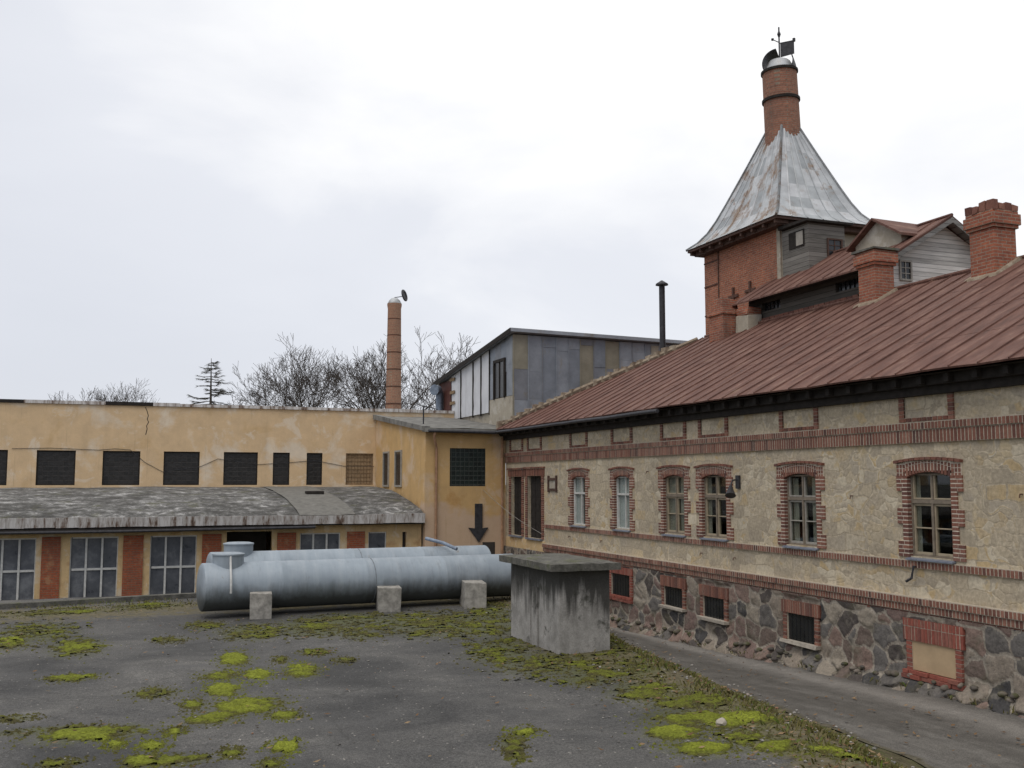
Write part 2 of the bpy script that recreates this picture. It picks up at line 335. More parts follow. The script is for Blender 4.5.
    simple('curtain', (.36, .33, .27), .95, .2, 5)
    simple('blind', (.74, .74, .73), .9, .08, 6)
    simple('interior', (.05, .045, .04), .95, .2, 2)
    simple('white_sheet', (.62, .63, .65), .6, .08, 2)
    simple('stone_sill', (.40, .36, .30), .9, .2, 9)
    simple('brown_paint', (.085, .030, .022), .7, .3, 5)
    # cladding sheets, one island each
    k = Nodes('cladding', .55, .4, .2)
    nz = k.noise(k.obj, 1.7, 6, .65)
    c = k.ramp(k.island(), [(0, (.23, .255, .29)), (.22, (.285, .31, .345)), (.42, (.215, .225, .245)), (.58, (.32, .345, .38)), (.72, (.245, .265, .295)), (.86, (.275, .255, .195)), (.93, (.26, .28, .31))], 'CONSTANT')
    c = k.mix(.8, c, k.ramp(nz, [(.3, (.70, .70, .70)), (.7, (1.2, 1.2, 1.2))]), 'MULTIPLY')
    c = k.mix(k.ramp(k.noise(k.vec(1, 1, .5), 1.8, 6, .7), [(.57, 0.0), (.70, .55)]), c, (.22, .175, .10))
    M['cladding'] = k.out(c, .55); k.bump(nz, .3, .03)
    # glass
    k = Nodes('dark_pane', .12, .5)
    f = k.noise(k.obj, 1.6, 4)
    M['dark_pane'] = k.out(k.ramp(f, [(.3, (.012, .013, .015)), (.7, (.028, .029, .031))]), k.ramp(f, [(.3, .08), (.7, .25)]))
    k = Nodes('dusty_pane', .35, .4)
    f = k.noise(k.obj, 1.3, 6, .7)
    M['dusty_pane'] = k.out(k.ramp(f, [(.3, (.050, .056, .068)), (.52, (.10, .107, .122)), (.68, (.19, .20, .215))]), k.ramp(f, [(.3, .22), (.7, .5)]))
    def gb(name, c1, c2, sz, grid=(.02, .02, .02)):
        k = Nodes(name, .3, .45)
        u = k.vec(1, 1, 1, 'wall')
        bt = k.n('ShaderNodeTexBrick', offset=0.0); k.put(bt.inputs[0], u); bt.inputs['Scale'].default_value = 1
        bt.inputs['Brick Width'].default_value = sz; bt.inputs['Row Height'].default_value = sz; bt.inputs['Mortar Size'].default_value = .014
        bt.inputs['Color1'].default_value = (*c1, 1); bt.inputs['Color2'].default_value = (*c2, 1); bt.inputs['Mortar'].default_value = (*grid, 1)
        M[name] = k.out(bt.outputs['Color']); k.bump(k.math('ADD', k.math('MULTIPLY', bt.outputs['Fac'], -1), k.noise(k.obj, 7, 2)), .5, .02)
    gb('glass_block_green', (.018, .030, .027), (.010, .016, .015), .175, (.045, .055, .050))
    gb('glass_block_black', (.024, .022, .020), (.012, .011, .010), .19, (.026, .023, .020))
    m = bpy.data.materials.new('window_glass'); m.use_nodes = True; t = m.node_tree; t.nodes.clear()
    o = t.nodes.new('ShaderNodeOutputMaterial'); mx = t.nodes.new('ShaderNodeMixShader'); tr = t.nodes.new('ShaderNodeBsdfTransparent'); gl = t.nodes.new('ShaderNodeBsdfGlossy'); lw_ = t.nodes.new('ShaderNodeLayerWeight'); fr = t.nodes.new('ShaderNodeMath'); fr.operation = 'POWER'; fr.inputs[1].default_value = 4.0; t.links.new(lw_.outputs['Facing'], fr.inputs[0])
    ad = t.nodes.new('ShaderNodeMath'); ad.operation = 'MULTIPLY_ADD'; ad.inputs[1].default_value = .7; ad.inputs[2].default_value = .04
    tr.inputs[0].default_value = (.82, .85, .84, 1); gl.inputs['Roughness'].default_value = .03
    t.links.new(fr.outputs[0], ad.inputs[0]); t.links.new(ad.outputs[0], mx.inputs[0]); t.links.new(tr.outputs[0], mx.inputs[1]); t.links.new(gl.outputs[0], mx.inputs[2]); t.links.new(mx.outputs[0], o.inputs[0])
    M['window_glass'] = m
    k = Nodes('bark', .95, .15)
    M['bark'] = k.out(k.ramp(k.noise(k.vec(3, 3, .8), 3, 5), [(.3, (.060, .052, .046)), (.7, (.12, .105, .092))]))
    k = Nodes('twigs', .95, .1)
    M['twigs'] = k.out(k.ramp(k.noise(k.obj, 1, 3), [(.3, (.060, .052, .047)), (.7, (.095, .082, .073))]))
    k = Nodes('needles', .9, .15)
    M['needles'] = k.out(k.ramp(k.island(), [(0, (.075, .075, .066)), (.6, (.10, .10, .088)), (1, (.125, .115, .10))]))

build_materials()

# ------------------------------------------------------------------ mesh helper
class MB:
    def __init__(s, xf=None): s.v = []; s.f = []; s.mi = []; s.xf = xf; s.m = 0
    def add(s, vs, fs):
        o = len(s.v)
        for p in vs:
            s.v.append(tuple(s.xf(*p)) if s.xf else tuple(p))
        for f in fs: s.f.append(tuple(o + i for i in f)); s.mi.append(s.m)
    def box(s, a0, a1, b0, b1, c0, c1, rot=None, piv=None, jit=0.0):
        vs = [Vector((x, y, z)) for z in (c0, c1) for y in (b0, b1) for x in (a0, a1)]
        if jit: vs = [p + Vector((R.uniform(-jit, jit), R.uniform(-jit, jit), R.uniform(-jit, jit))) for p in vs]
        if rot is not None:
            pv = Vector(piv) if piv else Vector(((a0 + a1) / 2, (b0 + b1) / 2, (c0 + c1) / 2))
            vs = [rot @ (p - pv) + pv for p in vs]
        s.add(vs, [(0, 2, 3, 1), (4, 5, 7, 6), (0, 1, 5, 4), (2, 6, 7, 3), (0, 4, 6, 2), (1, 3, 7, 5)])
    def quad(s, *p): s.add(p, [tuple(range(len(p)))])
    def prism(s, bottom, top):
        n = len(bottom)
        s.add(list(bottom) + list(top), [tuple(range(n))[::-1], tuple(range(n, 2 * n))] + [(i, (i + 1) % n, n + (i + 1) % n, n + i) for i in range(n)])
    def tube(s, pts, rad, n=8, cap=True):
        pts = [Vector(p) for p in pts]
        rad = rad if isinstance(rad, (list, tuple)) else [rad] * len(pts)
        vs = []; ref = None
        for i, p in enumerate(pts):
            t = (pts[min(i + 1, len(pts) - 1)] - pts[max(i - 1, 0)]).normalized()
            if ref is None: ref = Vector((0, 0, 1)) if abs(t.z) < .9 else Vector((1, 0, 0))
            a = t.cross(ref).normalized(); b = t.cross(a).normalized(); ref = -b if False else ref
            for k in range(n):
                q = 2 * pi * k / n
                vs.append(p + (a * cos(q) + b * sin(q)) * rad[i])
        fs = [(i * n + k, i * n + (k + 1) % n, (i + 1) * n + (k + 1) % n, (i + 1) * n + k) for i in range(len(pts) - 1) for k in range(n)]
        if cap: fs += [tuple(range(n))[::-1], tuple(range((len(pts) - 1) * n, len(pts) * n))]
        s.add(vs, fs)
    def lathe(s, prof, base, axis, n=32):
        """prof: (t along axis, radius)"""
        ax = Vector(axis).normalized(); ref = Vector((0, 0, 1)) if abs(ax.z) < .9 else Vector((1, 0, 0))
        a = ax.cross(ref).normalized(); b = ax.cross(a).normalized(); base = Vector(base)
        vs = [base + ax * t + (a * cos(2 * pi * k / n) + b * sin(2 * pi * k / n)) * r for t, r in prof for k in range(n)]
        fs = [(i * n + k, i * n + (k + 1) % n, (i + 1) * n + (k + 1) % n, (i + 1) * n + k) for i in range(len(prof) - 1) for k in range(n)]
        fs += [tuple(range(n))[::-1], tuple(range((len(prof) - 1) * n, len(prof) * n))]
        s.add(vs, fs)
    def facade(s, u0, u1, z0, z1, holes, depth=.25, v=0.0):
        """front face at v with openings and their reveals going inwards"""
        us = sorted({u0, u1, *[h[0] for h in holes], *[h[1] for h in holes]}); zs = sorted({z0, z1, *[h[2] for h in holes], *[h[3] for h in holes]})
        us = [u for u in us if u0 <= u <= u1]; zs = [z for z in zs if z0 <= z <= z1]
        for i in range(len(us) - 1):
            for j in range(len(zs) - 1):
                cu = (us[i] + us[i + 1]) / 2; cz = (zs[j] + zs[j + 1]) / 2
                if any(h[0] < cu < h[1] and h[2] < cz < h[3] for h in holes): continue
                s.quad((us[i], v, zs[j]), (us[i + 1], v, zs[j]), (us[i + 1], v, zs[j + 1]), (us[i], v, zs[j + 1]))
        for a, b, c, d in holes:
            w = v - depth
            for p, q in (((a, c), (b, c)), ((b, c), (b, d)), ((b, d), (a, d)), ((a, d), (a, c))):
                s.quad((p[0], v, p[1]), (q[0], v, q[1]), (q[0], w, q[1]), (p[0], w, p[1]))
    def build(s, name, mats, parent=None, smooth=False, bevel=0.0, attrs=None, kind=None):
        me = bpy.data.meshes.new(name)
        off = LOC.get(parent.name, (0, 0, 0)) if parent else (0, 0, 0)
        me.from_pydata([(p[0] - off[0], p[1] - off[1], p[2] - off[2]) for p in s.v], [], s.f)
        for m in (mats if isinstance(mats, (list, tuple)) else [mats]): me.materials.append(M[m])
        if any(s.mi): me.polygons.foreach_set('material_index', s.mi)
        bm = bmesh.new(); bm.from_mesh(me); bmesh.ops.recalc_face_normals(bm, faces=bm.faces); bm.to_mesh(me); bm.free()
        for an, vals in (attrs or {}).items():
            at = me.attributes.new(an, 'FLOAT', 'POINT'); at.data.foreach_set('value', vals)
        if smooth:
            me.polygons.foreach_set('use_smooth', [True] * len(me.polygons))
            if smooth != 'all': me.set_sharp_from_angle(angle=radians(38))
        o = bpy.data.objects.new(name, me); COL.objects.link(o)
        if parent: o.parent = parent; LOC[o.name] = off
        if kind: o['kind'] = kind
        if bevel:
            b = o.modifiers.new('bevel', 'BEVEL'); b.width = bevel; b.segments = 2; b.limit_method = 'ANGLE'
        return o
LOC = {}
def thing(name, label, cat, loc=(0, 0, 0), group=None):
    o = bpy.data.objects.new(name, None); COL.objects.link(o); o.location = loc; LOC[o.name] = tuple(loc)
    o.empty_display_size = .3
    return tag(o, label, cat, group)
def tag(o, label, cat, group=None):
    o['label'] = label; o['category'] = cat; o['kind'] = 'thing'
    if group: o['group'] = group
    return o
def facing_x(X): return lambda u, v, z: (X - v, u, z)      # wall looking towards -X, u runs along Y
def facing_y(Y): return lambda u, v, z: (u, Y - v, z)      # wall looking towards -Y, u runs along X
def nz(x, y=0.0, z=0.0): return noise.noise((x, y, z))
def sm(a, b, x):
    t = max(0, min(1, (x - a) / (b - a))); return t * t * (3 - 2 * t)

# ------------------------------------------------------------------ ground
def edge_x(Y):
    pts = [(-60, 8.7), (5, 8.7), (9.8, 8.85), (11.7, 9.25), (14.4, 9.46), (16.6, 9.80), (18.8, 10.05), (21.3, 10.5), (25, 11.2), (31.3, 11.8), (60, 11.8)]
    for (a, p), (b, q) in zip(pts, pts[1:]):
        if Y <= b: return p + (q - p) * sm(0, 1, (Y - a) / (b - a))
    return 11.8
def drive_z(Y):
    pts = [(-60, -.42), (13, -.48), (14.6, -.50), (21, -.76), (28, -.95), (36, -1.0), (60, -1.0)]
    for (a, p), (b, q) in zip(pts, pts[1:]):
        if Y <= b: return p + (q - p) * (Y - a) / (b - a)
    return -1.0
def steps(a, b, fine_a, fine_b, fine, coarse):
    out = []; x = a
    while x < b:
        out.append(x); x += fine if fine_a <= x < fine_b else coarse
    out.append(b); return out
# far ground sheet
g = MB(); n = 24
xs = [-1500, -400, -120, -40, 0, 40, 120, 400, 1500]
g.add([(x, y, -1.06) for y in xs for x in xs], [(j * 9 + i, j * 9 + i + 1, j * 9 + i + 10, j * 9 + i + 9) for j in range(8) for i in range(8)])
g.build('ground', 'soil', kind='structure')
# where moss grows in the yard (surveyed patches: place, half width, half depth, lushness)
BLOBS = [(235, 660, 15, 9, 1.00), (220, 676, 18, 4, 0.90), (258, 675, 14, 6, 1.00), (303, 670, 18, 8, 1.00), (225, 689, 18, 8, 1.00), (250, 705, 34, 9, 1.00), (213, 717, 26, 7, 0.90), (192, 704, 10, 5, 0.80), (175, 732, 9, 4, 0.80), (285, 715, 15, 5, 0.80),
         (155, 693, 20, 5, 0.50), (92, 734, 52, 8, 0.80), (152, 746, 13, 6, 0.90), (115, 745, 9, 5, 0.80), (286, 746, 14, 8, 0.90), (232, 752, 10, 5, 0.80), (270, 764, 11, 5, 0.80), (175, 760, 30, 6, 0.50), (140, 762, 16, 6, 0.80), (60, 764, 20, 5, 0.50), (37, 632, 32, 9, 0.40), (77, 647, 24, 9, 0.60), (72, 678, 22, 4, 0.50), (10, 642, 18, 8, 0.60),
         (60, 612, 40, 3, 0.28), (150, 606, 30, 3, 0.38), (15, 719, 17, 3, 0.40), (45, 730, 45, 3, 0.40), (320, 627, 44, 9, 0.28), (250, 632, 28, 8, 0.38), (350, 620, 45, 7, 0.23), (430, 622, 64, 10, 0.28), (500, 650, 32, 13, 0.43), (315, 652, 13, 3, 0.40), (345, 660, 9, 3, 0.38), (280, 660, 6, 3, 0.50),
         (525, 733, 15, 5, 0.80), (513, 746, 12, 9, 0.58), (516, 757, 8, 6, 0.48), (460, 628, 75, 9, 0.40), (552, 664, 54, 12, 0.43), (583, 679, 26, 6, 0.38), (644, 691, 34, 10, 0.53), (674, 731, 28, 11, 0.95), (692, 719, 44, 11, 0.80), (741, 722, 38, 10, 0.80), (778, 746, 32, 8, 0.90), (820, 751, 32, 5, 0.90), (692, 703, 44, 10, 0.48), (620, 646, 26, 10, 0.38), (600, 672, 42, 8, 0.38), (490, 612, 20, 10, 0.40), (745, 738, 30, 8, 0.58), (640, 668, 24, 10, 0.45), (860, 760, 30, 4, 0.48), (700, 748, 36, 8, 0.90), (360, 634, 18, 5, 0.28), (205, 625, 16, 4, 0.38), (170, 640, 14, 3, 0.28)]
view = Vector((sin(YAW), cos(YAW))); side = Vector((cos(YAW), -sin(YAW)))
BL = []
for px_, py_, rx, ry, lush in BLOBS:
    x, y = flat(px_, py_); dep = x * view.x + y * view.y
    x1, y1 = flat(px_, py_ - ry); x2, y2 = flat(px_, py_ + ry)
    BL.append((x, y, rx * dep / F, hypot(x1 - x2, y1 - y2) / 2, lush))
def moss_at(X, Y):
    best = 0
    for bx, by, ra, rb, lush in BL:
        if abs(X - bx) > 3.5 or abs(Y - by) > 5: continue
        d = Vector((bx, by)).normalized(); px_, py_ = X - bx, Y - by
        q = ((px_ * d.y - py_ * d.x) / (ra * 1.45)) ** 2 + ((px_ * d.x + py_ * d.y) / (rb * 1.45)) ** 2
        best = max(best, exp(-q * 1.1))
    return best
# courtyard terrace
KERB = lambda X: 30.55 + .215 * X * .85 if X < 8 else 30.55 + .183 * 8
ys = steps(-40, 32.2, 6, 33, .13, 2.5)
g = MB(); soil = []; algae = []
offs = [60, 40, 25, 18] + [17 - .17 * i for i in range(101)]
offs = [o for o in offs if o > 0] + [0.0]
rows = []
for Y in ys:
    ex = edge_x(Y) + .10 * nz(Y * 1.3, 3) + .05 * nz(Y * 4, 9)
    for o in offs:
        X = ex - o
        z = .018 * nz(X * .35, Y * .35, 1) + .008 * nz(X * 1.4, Y * 1.4, 5)
        z -= .22 * exp(-o / .28) * 1.0
        z += .05 * exp(-((o - .7) / .5) ** 2)
        rows.append((X, Y, z))
        st = exp(-o / 1.3) * 1.0 + .55 * exp(-((o - .9) / .6) ** 2) + .45 * sm(25.0, 27.5, Y) * sm(33, 28, Y)
        st += .55 * exp(-(((X - 8.5) / 1.3) ** 2 + ((Y - 19.3) / 2.2) ** 2))
        st += .25 * exp(-((Y - 29) / 1.6) ** 2)
        soil.append(min(1, st)); algae.append(moss_at(X, Y))
k = len(offs)
g.add(rows, [(j * k + i, j * k + i + 1, (j + 1) * k + i + 1, (j + 1) * k + i) for j in range(len(ys) - 1) for i in range(k - 1)])
g.build('courtyard', 'yard_asphalt', kind='structure', smooth='all', attrs={'soil': soil, 'algae': algae})
# bank below the crest, then driveway up to the stone building
WALLX = 13.95
ys = steps(-40, 36.9, 6, 36, .18, 2.5)
def strip(name, mat, fa, fb, zf, nn, attr=None):
    g = MB(); vs = []; at = {'soil': [], 'track': []}
    for Y in ys:
        a, b = fa(Y), fb(Y)
        for i in range(nn + 1):
            t = i / nn; X = a + (b - a) * t
            vs.append((X, Y, zf(X, Y, t)))
            if attr:
                s_, t_ = attr(X, Y, t); at['soil'].append(s_); at['track'].append(t_)
    g.add(vs, [(j * (nn + 1) + i, j * (nn + 1) + i + 1, (j + 1) * (nn + 1) + i + 1, (j + 1) * (nn + 1) + i) for j in range(len(ys) - 1) for i in range(nn)])
    return g.build(name, mat, kind='structure', smooth='all', attrs=at if attr else None)
ea = lambda Y: edge_x(Y) + .10 * nz(Y * 1.3, 3) + .05 * nz(Y * 4, 9)
eb = lambda Y: edge_x(Y) + 1.0 + .12 * nz(Y * .9, 7)
strip('bank', 'soil', lambda Y: ea(Y) - .02, lambda Y: eb(Y) + .1, lambda X, Y, t: -.20 + (drive_z(Y) + .19) * sm(0, 1, t) + .04 * nz(X * 3, Y * 3) * (t > 0) - (.03 if t == 1 else 0), 7)
strip('driveway', 'drive_asphalt', eb, lambda Y: WALLX + .1, lambda X, Y, t: drive_z(Y) + .015 * nz(X, Y * .5) + .05 * sm(.85, 1, t), 22,
      lambda X, Y, t: (max(exp(-t / .06), exp(-(1 - t) / .09)) * .9, exp(-((t - .72 + .05 * nz(Y * .5)) / .13) ** 2)))
# concrete kerb that ends the courtyard towards the lean-to
g = MB()
px = [-40, -14, -9, -5, -3, -1, .5, 2.2, 4, 6, 8, 11.9]
bot = []; 
for a, b in zip(px, px[1:]):
    ya, yb = KERB(a), KERB(b)
    za, zb = .12 + .02 * nz(a), .12 + .02 * nz(b)
    g.prism([(a, ya, -1.05), (b, yb, -1.05), (b, yb + .28, -1.05), (a, ya + .28, -1.05)], [(a, ya, za), (b, yb, zb), (b, yb + .28, zb), (a, ya + .28, za)])
tag(g.build('kerb_wall', 'mossy_concrete'), 'low dark concrete kerb at the far end of the yard before the lean-to', 'kerb')

# ------------------------------------------------------------------ moss, grass, pebbles
CELL = .042
cells = {}
for bx, by, ra, rb, lush in BL:
    ra *= 1.05 if lush > .45 else 1.3; rb *= 1.0 if lush > .45 else 1.25; rr = max(ra, rb) * 1.5
    d = Vector((bx, by)).normalized(); sd = Vector((d.y, -d.x))
    for i in range(int((bx - rr) / CELL), int((bx + rr) / CELL) + 1):
        for j in range(int((by - rr) / CELL), int((by + rr) / CELL) + 1):
            p = Vector((i * CELL - bx, j * CELL - by))
            q = (p.dot(sd) / ra) ** 2 + (p.dot(d) / rb) ** 2
            if q > 2.2: continue
            X, Y = i * CELL, j * CELL
            m = 1 - q
            if m > cells.get((i, j), (-9, 0))[0]: cells[(i, j)] = (m, lush)
g = MB(); idx = {}; lush_ = []
hgt = {}
for (i, j), (m, lush) in cells.items():
    X, Y = i * CELL, j * CELL
    if X > edge_x(Y) + .1: continue
    f_ = 1.0 - .6 * sm(.45, .95, lush)      # lush cushions are rounder, poor ones break up
    m = m * (.75 if lush > .45 else .45) + (.40 + .25 * f_) * nz(X * 1.7, Y * 1.7, 2) + .75 * f_ * nz(X * 5.5, Y * 5.5, 4) + .75 * f_ * nz(X * 12, Y * 12, 1) - (.14 if lush > .45 else 0.20 if lush > .25 else .30)
    hgt[(i, j)] = m
for (i, j), m in hgt.items():
    if m < -.04: continue
    X, Y = i * CELL, j * CELL
    o = edge_x(Y) - X
    z = .018 * nz(X * .35, Y * .35, 1) + .008 * nz(X * 1.4, Y * 1.4, 5) - .22 * exp(-max(o, 0) / .28) + .05 * exp(-((o - .7) / .5) ** 2)
    z += -.006 + .034 * sm(-.04, .6, m) + .018 * nz(X * 11, Y * 11, 8) * sm(0, .3, m)
    idx[(i, j)] = len(g.v)
    g.v.append((X + R.uniform(-.014, .014), Y + R.uniform(-.014, .014), z + R.uniform(-.005, .007)))
    lush_.append(max(0, min(1, cells[(i, j)][1] * .8 + .9 * sm(0, .6, m) - .55)))
for (i, j) in list(idx):
    c4 = [(i, j), (i + 1, j), (i + 1, j + 1), (i, j + 1)]
    if all(c in idx for c in c4): g.f.append(tuple(idx[c] for c in c4)); g.mi.append(0)
for i in range(9000):     # single tufts that thin out round the cushions
    bx, by, ra, rb, lush = BL[i % len(BL)]
    d = Vector((bx, by)).normalized(); a_, r_ = R.uniform(0, 6.28), abs(R.gauss(.95, .35))
    pa, pb = cos(a_) * r_ * ra * 1.1, sin(a_) * r_ * rb * 1.1
    X, Y = bx + d.y * pa + d.x * pb, by - d.x * pa + d.y * pb
    o = edge_x(Y) - X
    if o < .05 or Y > 30.3: continue
    z = .018 * nz(X * .35, Y * .35, 1) + .008 * nz(X * 1.4, Y * 1.4, 5) - .22 * exp(-o / .28) + .05 * exp(-((o - .7) / .5) ** 2)
    w = R.uniform(.012, .045); k0 = len(g.v); h = w * R.uniform(.35, .7)
    n_ = 6; r0 = R.uniform(0, 6)
    g.v += [(X + cos(r0 + q * 1.047) * w * R.uniform(.6, 1.2), Y + sin(r0 + q * 1.047) * w * R.uniform(.6, 1.2), z - .008) for q in range(n_)] + [(X, Y, z + h)]
    for q in range(n_): g.f.append((k0 + q, k0 + (q + 1) % n_, k0 + n_)); g.mi.append(0)
    lush_ += [max(0, lush * .6 - .1 + R.uniform(-.1, .2))] * (n_ + 1)
g.build('moss', 'moss', kind='stuff', smooth='all', attrs={'lush': lush_})
# grass blades along the crest and by the foot of the wall
g = MB()
def blade(x, y, z, h, w=.012):
    a = R.uniform(0, 2 * pi); l = R.uniform(.2, .9) * h
    dx, dy = cos(a), sin(a)
    g.add([(x - dy * w, y + dx * w, z), (x + dy * w, y - dx * w, z), (x + dx * l * .4, y + dy * l * .4, z + h * .7), (x + dx * l, y + dy * l, z + h * .85)], [(0, 1, 2), (1, 3, 2)])
for i in range(13000):
    Y = 8 + 24 * R.random() ** 1.2; o = abs(R.gauss(0, .55)) - .15
    if nz(Y * .8, o * 2, 3) < -.15: continue
    X = edge_x(Y) - o
    z = -.22 * exp(-max(o, 0) / .28) + .05 * exp(-((o - .7) / .5) ** 2) - (.1 if o < 0 else .01)
    blade(X, Y, z, R.uniform(.04, .13), R.uniform(.008, .018))
for i in range(1500):
    Y = R.uniform(8, 36); X = WALLX - abs(R.gauss(.05, .12)) - .06
    if nz(Y * .9, 1) < 0: continue
    blade(X, Y, drive_z(Y) + .03, R.uniform(.04, .15))
for i in range(1600):
    X = R.uniform(-3, 11); Y = KERB(X) - abs(R.gauss(0, 1.2)) - .05
    if nz(X * .8, Y, 3) < -.1: continue
    blade(X, Y, 0, R.uniform(.03, .10))
g.build('grass', 'dry_grass', kind='stuff')
g = MB()
for i in range(1500):
    Y = 9 + 22 * R.random() ** 1.3
    X = edge_x(Y) - abs(R.gauss(.2, .8)) if i % 3 else R.uniform(-5, edge_x(Y))
    if i % 5 == 0: X = edge_x(Y) + R.uniform(.8, 3.5)
    zb = drive_z(Y) + .03 if X > edge_x(Y) + .9 else .035
    if edge_x(Y) - .25 < X < edge_x(Y) + .9: continue
    a = R.uniform(0, 6.28); l = R.uniform(.025, .06); w = l * .45
    ca, sa = cos(a), sin(a)
    g.add([(X + ca * l, Y + sa * l, zb + R.uniform(0, .03)), (X - sa * w, Y + ca * w, zb + R.uniform(0, .015)), (X - ca * l, Y - sa * l, zb), (X + sa * w, Y - ca * w, zb)], [(0, 1, 2, 3)])
g.build('dead_leaves', 'leaf_litter', kind='stuff')
def rock(g, x, y, z, r, sq=.6):
    bm = bmesh.new(); bmesh.ops.create_icosphere(bm, subdivisions=1 if r < .05 else 2, radius=r)
    s = R.uniform(0, 99); a = R.uniform(0, 6.28)
    sx, sy = R.uniform(.8, 1.3), R.uniform(.7, 1.1)
    vs = []
    for v in bm.verts:
        p = v.co * (1 + .35 * nz(v.co.x / r + s, v.co.y / r, v.co.z / r))
        vs.append((x + (p.x * sx * cos(a) - p.y * sy * sin(a)), y + (p.x * sx * sin(a) + p.y * sy * cos(a)), z + p.z * sq))
    g.add(vs, [tuple(v.index for v in f.verts) for f in bm.faces]); bm.free()
g = MB()
for i in range(900):
    Y = 9 + 20 * R.random() ** 1.6; X = R.uniform(-5, edge_x(Y))
    rock(g, X, Y, .004, R.uniform(.008, .022))
for i in range(700):
    Y = 9 + 20 * R.random() ** 1.3; X = edge_x(Y) - abs(R.gauss(.5, .6))
    rock(g, X, Y, .02, R.uniform(.008, .03))
g.build('pebbles', 'pebble', kind='stuff')
g = MB(); x, y = flat(722, 726); rock(g, x, y, .05, .10, .6)
tag(g.build('loose_stone', 'stone_sill', smooth=True), 'small pale loose stone lying in the bright moss by the crest of the bank', 'stone')

# ------------------------------------------------------------------ the long stone building
D = WALLX
sb = thing('stone_building', 'long rubble stone building with brick bands and rust red seamed roof', 'building', (D, 20, -.5))
FX = facing_x(D)
W = [(14.34, 15.42), (18.15, 19.26), (21.62, 22.74), (23.62, 24.72), (26.72, 27.70), (29.75, 30.80)]   # six windows
TALL = [(33.42, 34.72, 1.30, 3.52), (35.32, 36.40, 1.32, 3.50)]
Z0, Z1 = 1.92, 3.46
holes = [(a - .01, b + .01, Z0, Z1 + .02) for a, b in W] + TALL
BW = [(14.34, 15.40, -.16, .37), (18.27, 19.22, -.12, .44), (21.75, 22.70, -.05, .45), (23.73, 24.68, .02, .51), (26.69, 27.86, -.02, .60)]
g = MB(FX); g.facade(4.0, 37.0, .85, 5.25, holes, .30)
g.build('wall', 'limestone', sb)
# gable and rear walls, floor slab closing the shell
g = MB()
g.quad((D, 4, -1), (25.0, 4, -1), (25.0, 4, 5.2), (19.4, 4, 8.3), (D, 4, 5.2))
g.quad((25, 4, -1), (25, 37, -1), (25, 37, 5.2), (25, 4, 5.2)); g.quad((D, 37.0, -1), (25, 37.0, -1), (25, 37.0, 5.2), (D, 37.0, 5.2))
g.build('rear_wall', 'limestone', sb)
g = MB(); g.quad((D + .35, 4, .9), (25, 4, .9), (25, 37, .9), (D + .35, 37, .9)); g.quad((D + .3, 4, 3.9), (25, 4, 3.9), (25, 37, 3.9), (D + .3, 37, 3.9)); g.quad((D + 3.2, 4, .9), (D + 3.2, 37, .9), (D + 3.2, 37, 3.9), (D + 3.2, 4, 3.9))
g.build('interior', 'interior', sb)
# fieldstone plinth with real relief
cell = {}
def jitter(i, j):
    if (i, j) not in cell:
        q = random.Random(i * 7919 + j * 104729 + 5); cell[(i, j)] = (q.random(), q.random(), q.random())
    return cell[(i, j)]
def stones(u, z, su=.47, sz=.39):
    uu = u / su + .34 * nz(u * 1.5, z * 1.5, 3) + .10 * nz(u * 5, z * 5, 3); zz = z / sz + .34 * nz(u * 1.5, z * 1.5, 8) + .10 * nz(u * 5, z * 5, 8)
    i0, j0 = math.floor(uu), math.floor(zz); d = []
    for i in (i0 - 1, i0, i0 + 1):
        for j in (j0 - 1, j0, j0 + 1):
            a, b, c = jitter(i, j)
            d.append((hypot(i + .12 + a * .76 - uu, j + .12 + b * .76 - zz) - .34 * ((c * 7.3) % 1), c))
    d.sort(); return d[0][0], d[1][0], d[0][1]
us = steps(4, 37.0, 11.5, 26, .035, .06); zs = [-1.1 + .0395 * i for i in range(51)]
g = MB(FX); at = {'stone': [], 'mortar': []}; vs = []
bwo = [(a - .17, b + .17, c - .10, d + .30) for a, b, c, d in BW]
for u in us:
    for z in zs:
        f1, f2, c = stones(u, z); e = f2 - f1
        dome = sm(0, .22, e)
        foot = max(0, .30 - (z - drive_z(u))) * .8
        out = .050 + .030 * dome * (.5 + .7 * c) + .02 * nz(u * 6, z * 6) + .012 * nz(u * 17, z * 17) + foot * (.5 + .6 * dome)
        if any(h[0] - .06 < u < h[1] + .06 and h[2] - .06 < z < h[3] + .06 for h in bwo): out = .02
        vs.append((u, out, z)); at['stone'].append(c); at['mortar'].append(1 - sm(.03, .17, e))
nn = len(zs); fs = []
for i in range(len(us) - 1):
    for j in range(nn - 1):
        cu, cz = (us[i] + us[i + 1]) / 2, (zs[j] + zs[j + 1]) / 2
        if any(h[0] + .14 < cu < h[1] - .14 and h[2] + .02 < cz < h[3] - .10 for h in bwo): continue
        fs.append((i * nn + j, (i + 1) * nn + j, (i + 1) * nn + j + 1, i * nn + j + 1))
g.add(vs, fs)
g.build('plinth', 'fieldstone', sb, smooth='all', attrs=at)
g = MB()
for i in range(230):
    Y = R.uniform(8, 36); r = R.uniform(.035, .10) * (1.0 if Y > 12 else .8)
    rock(g, D - .11 - R.uniform(0, .07), Y, drive_z(Y) + .01 + .30 * R.random() ** 1.6, r, .65)
g.build('footing_stones', 'footing', sb, smooth='all', kind='stuff')
